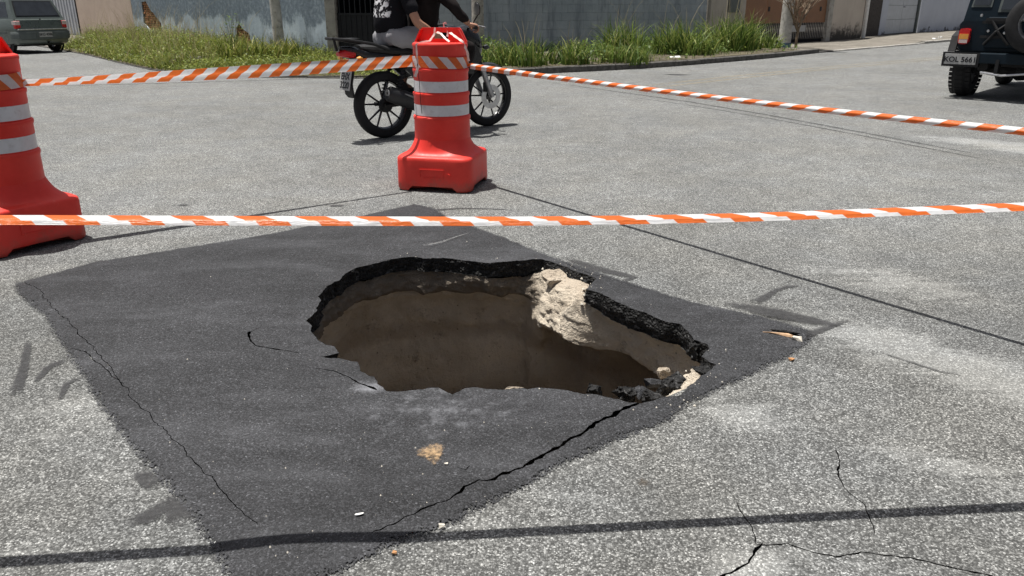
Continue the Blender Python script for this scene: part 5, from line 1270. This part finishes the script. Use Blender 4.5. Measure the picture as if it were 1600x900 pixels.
for s in (-1, 1):
    def sy_(z): return s * (.75 - (z - .9) / .26 * .05 if z < 1.16 else .70 - (z - 1.16) / .24 * .065)
    for x0, x1, x2, x3 in ((.34, 1.12, 1.10, .46), (1.20, 2.50, 2.02, 1.18)):
        pane('side_window', [(x0, sy_(.96), .96), (x1, sy_(.96), .96), (x2, sy_(1.34), 1.34), (x3, sy_(1.34), 1.34)], M['glass'], car, (0, s, .2))
    tl = MB().box(.035, .20, s * .775 - .15 * (s > 0), s * .775 + .15 * (s < 0), .66, .86, .012).build('tail_light', M['redlens'], car)
    MB().box(.028, .19, s * .778 - .145 * (s > 0), s * .778 + .145 * (s < 0), .755, .855, .01).build('lens', M['clearlens'], tl)
    MB().tube([(1.95, s * .77, .98), (1.97, s * .87, .99)], .02, 6).build('mirror_arm', M['blackmatt'], car)
    MB().box(1.90, 2.02, s * .88 - .09, s * .88 + .09, .94, 1.07, .02).build('mirror', M['blackmatt'], car, smooth=True)
    for x in (.62, 2.98):
        wheel('wheel', car, (x, s * .68, .275), .275, .165, .17, (M['tyre'], M['alu']), 8, spoke_w=.02)
        arch = []
        MB().lathe([(.27, 0), (.33, 0), (.33, .012), (.27, .012)], 30, Matrix.Translation((x, s * .772 + (.012 if s < 0 else 0), .29)) @ Matrix.Rotation(math.pi / 2, 4, 'X'), close=True).build('wheel_arch', M['blackmatt'], car, smooth=True)
    MB().box(.5, 2.5, s * .782 - .006, s * .782 + .006, .52, .57).build('side_strip', M['greybumper'], car)
    MB().box(1.155, 1.163, s * .779 - .004, s * .779 + .004, .30, .92).build('door_gap', M['blackmatt'], car)
bp_ = MB().loft([side_ring(x, hw, z0, z1) for x, hw, z0, z1 in ((-.06, .70, .38, .58), (-.03, .77, .37, .62), (.08, .79, .36, .63), (.3, .79, .36, .62))]).build('rear_bumper', M['greybumper'], car, smooth=True)
MB().box(-.052, .02, -.76, .76, .622, .65, .006).build('bumper_strip', M['steel'], bp_)
cpl = empty('license_plate', (-.072, 0, .50)); cpl.parent = car; cpl.rotation_euler = (math.radians(90), 0, math.radians(-90))
MB().box(-.20, .20, -.065, .065, -.004, .004, .002).build('plate_blank', M['plate'], cpl); MB().box(-.29, .29, -.08, .08, -.012, -.005).build('plate_recess', M['greybumper'], cpl)
o = link('lettering', text_mesh('EKG 4586', .095, .0012, .0015), M['letter'], cpl); o.location = (0, 0, .0055)
MB().lathe([(0, .012), (.02, .012), (.022, 0)], 14, Matrix.Translation((.078, 0, .90)) @ Matrix.Rotation(-math.pi / 2, 4, 'Y')).build('tailgate_lock', M['blackmatt'], car)
und = MB(); und.box(.1, 3.5, -.6, .6, .20, .26); und.tube([(.1, .0, .24), (.5, .0, .24), (1.2, .1, .24)], .05, 10); und.tube([(.62, -.6, .275), (.62, .6, .275)], .04, 10); und.tube([(-.02, -.1, .30), (.1, -.1, .28)], .025, 8)
und.build('underbody', M['blackmatt'], car)
pane('windscreen', [(2.74, -.66, .96), (2.74, .66, .96), (2.05, .56, 1.36), (2.05, -.56, 1.36)], M['glass'], car, (1, 0, .5))

# ------------------------------------------------------------------ jeep (x forward, y left, origin under the rear left tyre)
JH = math.radians(47); jp = G(1503, 149)
jeep = empty('jeep', (jp.x, jp.y, 0), JH); tag(jeep, 'dark navy jeep with a spare wheel on its back at the right edge', 'jeep')
TW = 1.30; JR = .365
for x in (0, 2.32):
    for y in (0, -TW): wheel('wheel', jeep, (x, y, JR), JR, .225, .20, (M['tyre'], M['alu']), 6, spoke_w=.028)
# tread blocks on the rear left tyre
rl = [o for o in jeep.children][0]
tb = MB().box(-.024, .024, -.047, .047, 0, .008).mesh('tread_block'); tb.materials.append(M['tyre'])
for k in range(36):
    for j, yy in enumerate((-.082, 0, .082)):
        a = 2 * math.pi * (k + .5 * (j % 2)) / 36; o = link('tread_block', tb, None, rl); o.rotation_euler = (0, -a + math.pi / 2, 0)
        rr_ = JR - (.005 if j == 1 else .026); o.location = (rr_ * math.cos(a), yy, rr_ * math.sin(a)); o.rotation_euler = (0, math.pi / 2 - a, 0)
YL, YR = .05, -TW - .05; YC = -TW / 2
body = MB(); body.loft([[Vector((x, y, z)) for y, z in ((YL - .02, z0), (YL + .02, z0 + .06), (YL + .03, .95), (YL - .0, .99), (YR + .0, .99), (YR - .03, .95), (YR - .02, z0 + .06), (YR + .02, z0))] for x, z0 in ((-.42, .62), (-.40, .60), (.5, .58), (2.0, .58), (2.9, .60), (2.95, .64))])
body.build('tub', M['navy'], jeep)
top = MB(); top.loft([[Vector((-.41, y, .99)) for y in (YL - .0, YR)] + [Vector((1.5, y, .99)) for y in (YR, YL)], [Vector((-.36, y, 1.45)) for y in (YL - .05, YR + .05)] + [Vector((1.42, y, 1.45)) for y in (YR + .05, YL - .05)], [Vector((-.30, y, 1.76)) for y in (YL - .10, YR + .10)] + [Vector((1.32, y, 1.76)) for y in (YR + .10, YL - .10)], [Vector((-.22, y, 1.82)) for y in (YL - .18, YR + .18)] + [Vector((1.25, y, 1.82)) for y in (YR + .18, YL - .18)]])
top.build('hard_top', M['navy'], jeep)
def rx(z): return -.41 + (z - .99) * .11
wn = pane('rear_window', [(rx(1.10), YL - .38, 1.10), (rx(1.10), YR + .10, 1.10), (rx(1.62), YR + .16, 1.62), (rx(1.62), YL - .42, 1.62)], M['greybumper'], jeep, (-1, 0, .1), .008)
pane('glass', [(rx(1.13), YL - .41, 1.13), (rx(1.13), YR + .13, 1.13), (rx(1.59), YR + .19, 1.59), (rx(1.59), YL - .45, 1.59)], M['glass'], wn, (-1, 0, .1), .014)
wn = pane('corner_window', [(rx(1.16), YL - .06, 1.16), (rx(1.16), YL - .30, 1.16), (rx(1.6), YL - .33, 1.6), (rx(1.6), YL - .12, 1.6)], M['greybumper'], jeep, (-1, 0, .1), .008)
pane('glass', [(rx(1.185), YL - .08, 1.185), (rx(1.185), YL - .275, 1.185), (rx(1.57), YL - .31, 1.57), (rx(1.57), YL - .14, 1.57)], M['glass'], wn, (-1, 0, .1), .014)
MB().box(-.46, -.42, YL - 1.2, YL - .30, .66, 1.04, .012).build('tailgate', M['navy'], jeep)
for z in (.78, .96): MB().box(-.475, -.455, YL - .50, YL - .24, z, z + .035).build('hinge', M['blackmatt'], jeep)
hn = MB(); hn.tube([(-.47, YL - .30, .70), (-.50, YL - .42, .86), (-.47, YL - .58, 1.0)], .018, 8); hn.tube([(-.47, YL - .58, .70), (-.50, YL - .45, .86), (-.47, YL - .34, 1.02)], .018, 8); hn.box(-.49, -.47, YL - .60, YL - .28, .99, 1.03)
hn.build('tailgate_brace', M['blackmatt'], jeep)
for z, yy in ((.87, -.33), (.85, -.52), (1.06, -.22)): MB().lathe([(0, .02), (.016, .018), (.02, 0)], 12, Matrix.Translation((-.475, YL + yy, z)) @ Matrix.Rotation(-math.pi / 2, 4, 'Y')).build('latch', M['steel'], jeep, smooth=True)
for yy in (YL - .06, YR + .06):
    tl = MB().loft([ring_xz(x, .065, .70, .90, 16, 4) for x in (-.50, -.49, -.42)]).build('tail_light', M['redlens'], jeep, smooth=True)
    tl.location = (0, yy, 0)
    a1 = MB().box(-.505, -.49, -.055, .055, .765, .83).build('amber_lens', M['amber'], tl); a2 = MB().box(-.504, -.49, -.05, .05, .715, .762).build('clear_lens', M['clearlens'], tl)
MB().box(-.58, -.47, YR - .03, YL + .02, .47, .60, .012).build('rear_bumper', M['navy'], jeep)
for yy in (YL - .55, YL - .95): MB().box(-.60, -.44, yy, yy + .04, .36, .52).build('bumper_bracket', M['blackmatt'], jeep)
tb_ = MB(); tb_.tube([(-.56, YL - .35, .36), (-.60, YL - .6, .33), (-.56, YL - .85, .36), (-.52, YL - 1.1, .46)], .016, 8); tb_.build('tow_bar', M['steel'], jeep, smooth=True)
MB().loft([[Vector((-.50, y, z)) for y, z in ((YL + .13, .42), (YL + .13, .60), (YL - .31, .60), (YL - .31, .42))], [Vector((-.585, y, z)) for y, z in ((YL + .13, .42), (YL + .13, .60), (YL - .31, .60), (YL - .31, .42))]]).build('plate_holder', M['blackmatt'], jeep)
jpl = empty('license_plate', (-.592, YL - .09, .515)); jpl.parent = jeep; jpl.rotation_euler = (math.radians(90), 0, math.radians(-90)); jpl.scale = (.92, .92, 1)
MB().box(-.205, .205, -.072, .072, -.004, .004, .002).build('plate_blank', M['plate'], jpl)
o = link('lettering', text_mesh('KOL 5661', .10, .0012, .002), M['letter'], jpl); o.location = (0, -.008, .0056)
sp = empty('spare_wheel', (-.60, YL - .90, .97)); sp.parent = jeep; sp.rotation_euler = (0, 0, math.pi / 2)
sw_ = wheel('spare_parts', jeep, (0, 0, 0), JR, .225, .21, (M['tyre'], M['alu']), 5, spoke_w=.035)
for ch in list(sw_.children): ch.parent = sp
bpy.data.objects.remove(sw_)
MB().box(-.52, -.44, YL - 1.06, YL - .90, .84, 1.12).build('spare_mount', M['blackmatt'], jeep)
uj = MB(); uj.tube([(0, .0, JR), (0, -.5, JR), (0, -.62, JR), (0, -TW, JR)], [.06, .06, .13, .06], 12); uj.box(-.35, 2.8, YL - .25, YL - .18, .46, .58); uj.box(-.35, 2.8, YR + .18, YR + .25, .46, .58); uj.tube([(-.3, -.25, .42), (.6, -.25, .40), (1.2, -.3, .42)], .07, 10); uj.tube([(2.32, 0, JR), (2.32, -TW, JR)], .06, 10)
uj.box(-.3, .4, -1.0, -.45, .42, .58)
uj.build('chassis', M['blackmatt'], jeep)
for yy in (YL - .2, YR + .2): MB().tube([(-.12, yy, .30), (-.05, yy, .62)], .03, 10).build('shock_absorber', M['blackmatt'], jeep)
for x in (0, 2.32):
    for s, yy in ((1, YL + .02), (-1, YR - .02)):
        MB().prism([(x - .48, .60), (x - .40, .80), (x - .22, .86), (x + .22, .86), (x + .42, .78), (x + .50, .60), (x + .46, .60), (x + .38, .75), (x + .20, .82), (x - .20, .82), (x - .37, .76), (x - .44, .60)], yy, yy + s * .09).build('wheel_flare', M['blackmatt'], jeep)
MB().box(1.55, 2.9, YL - .15, YR + .15, .99, 1.08, .03).build('bonnet', M['navy'], jeep)
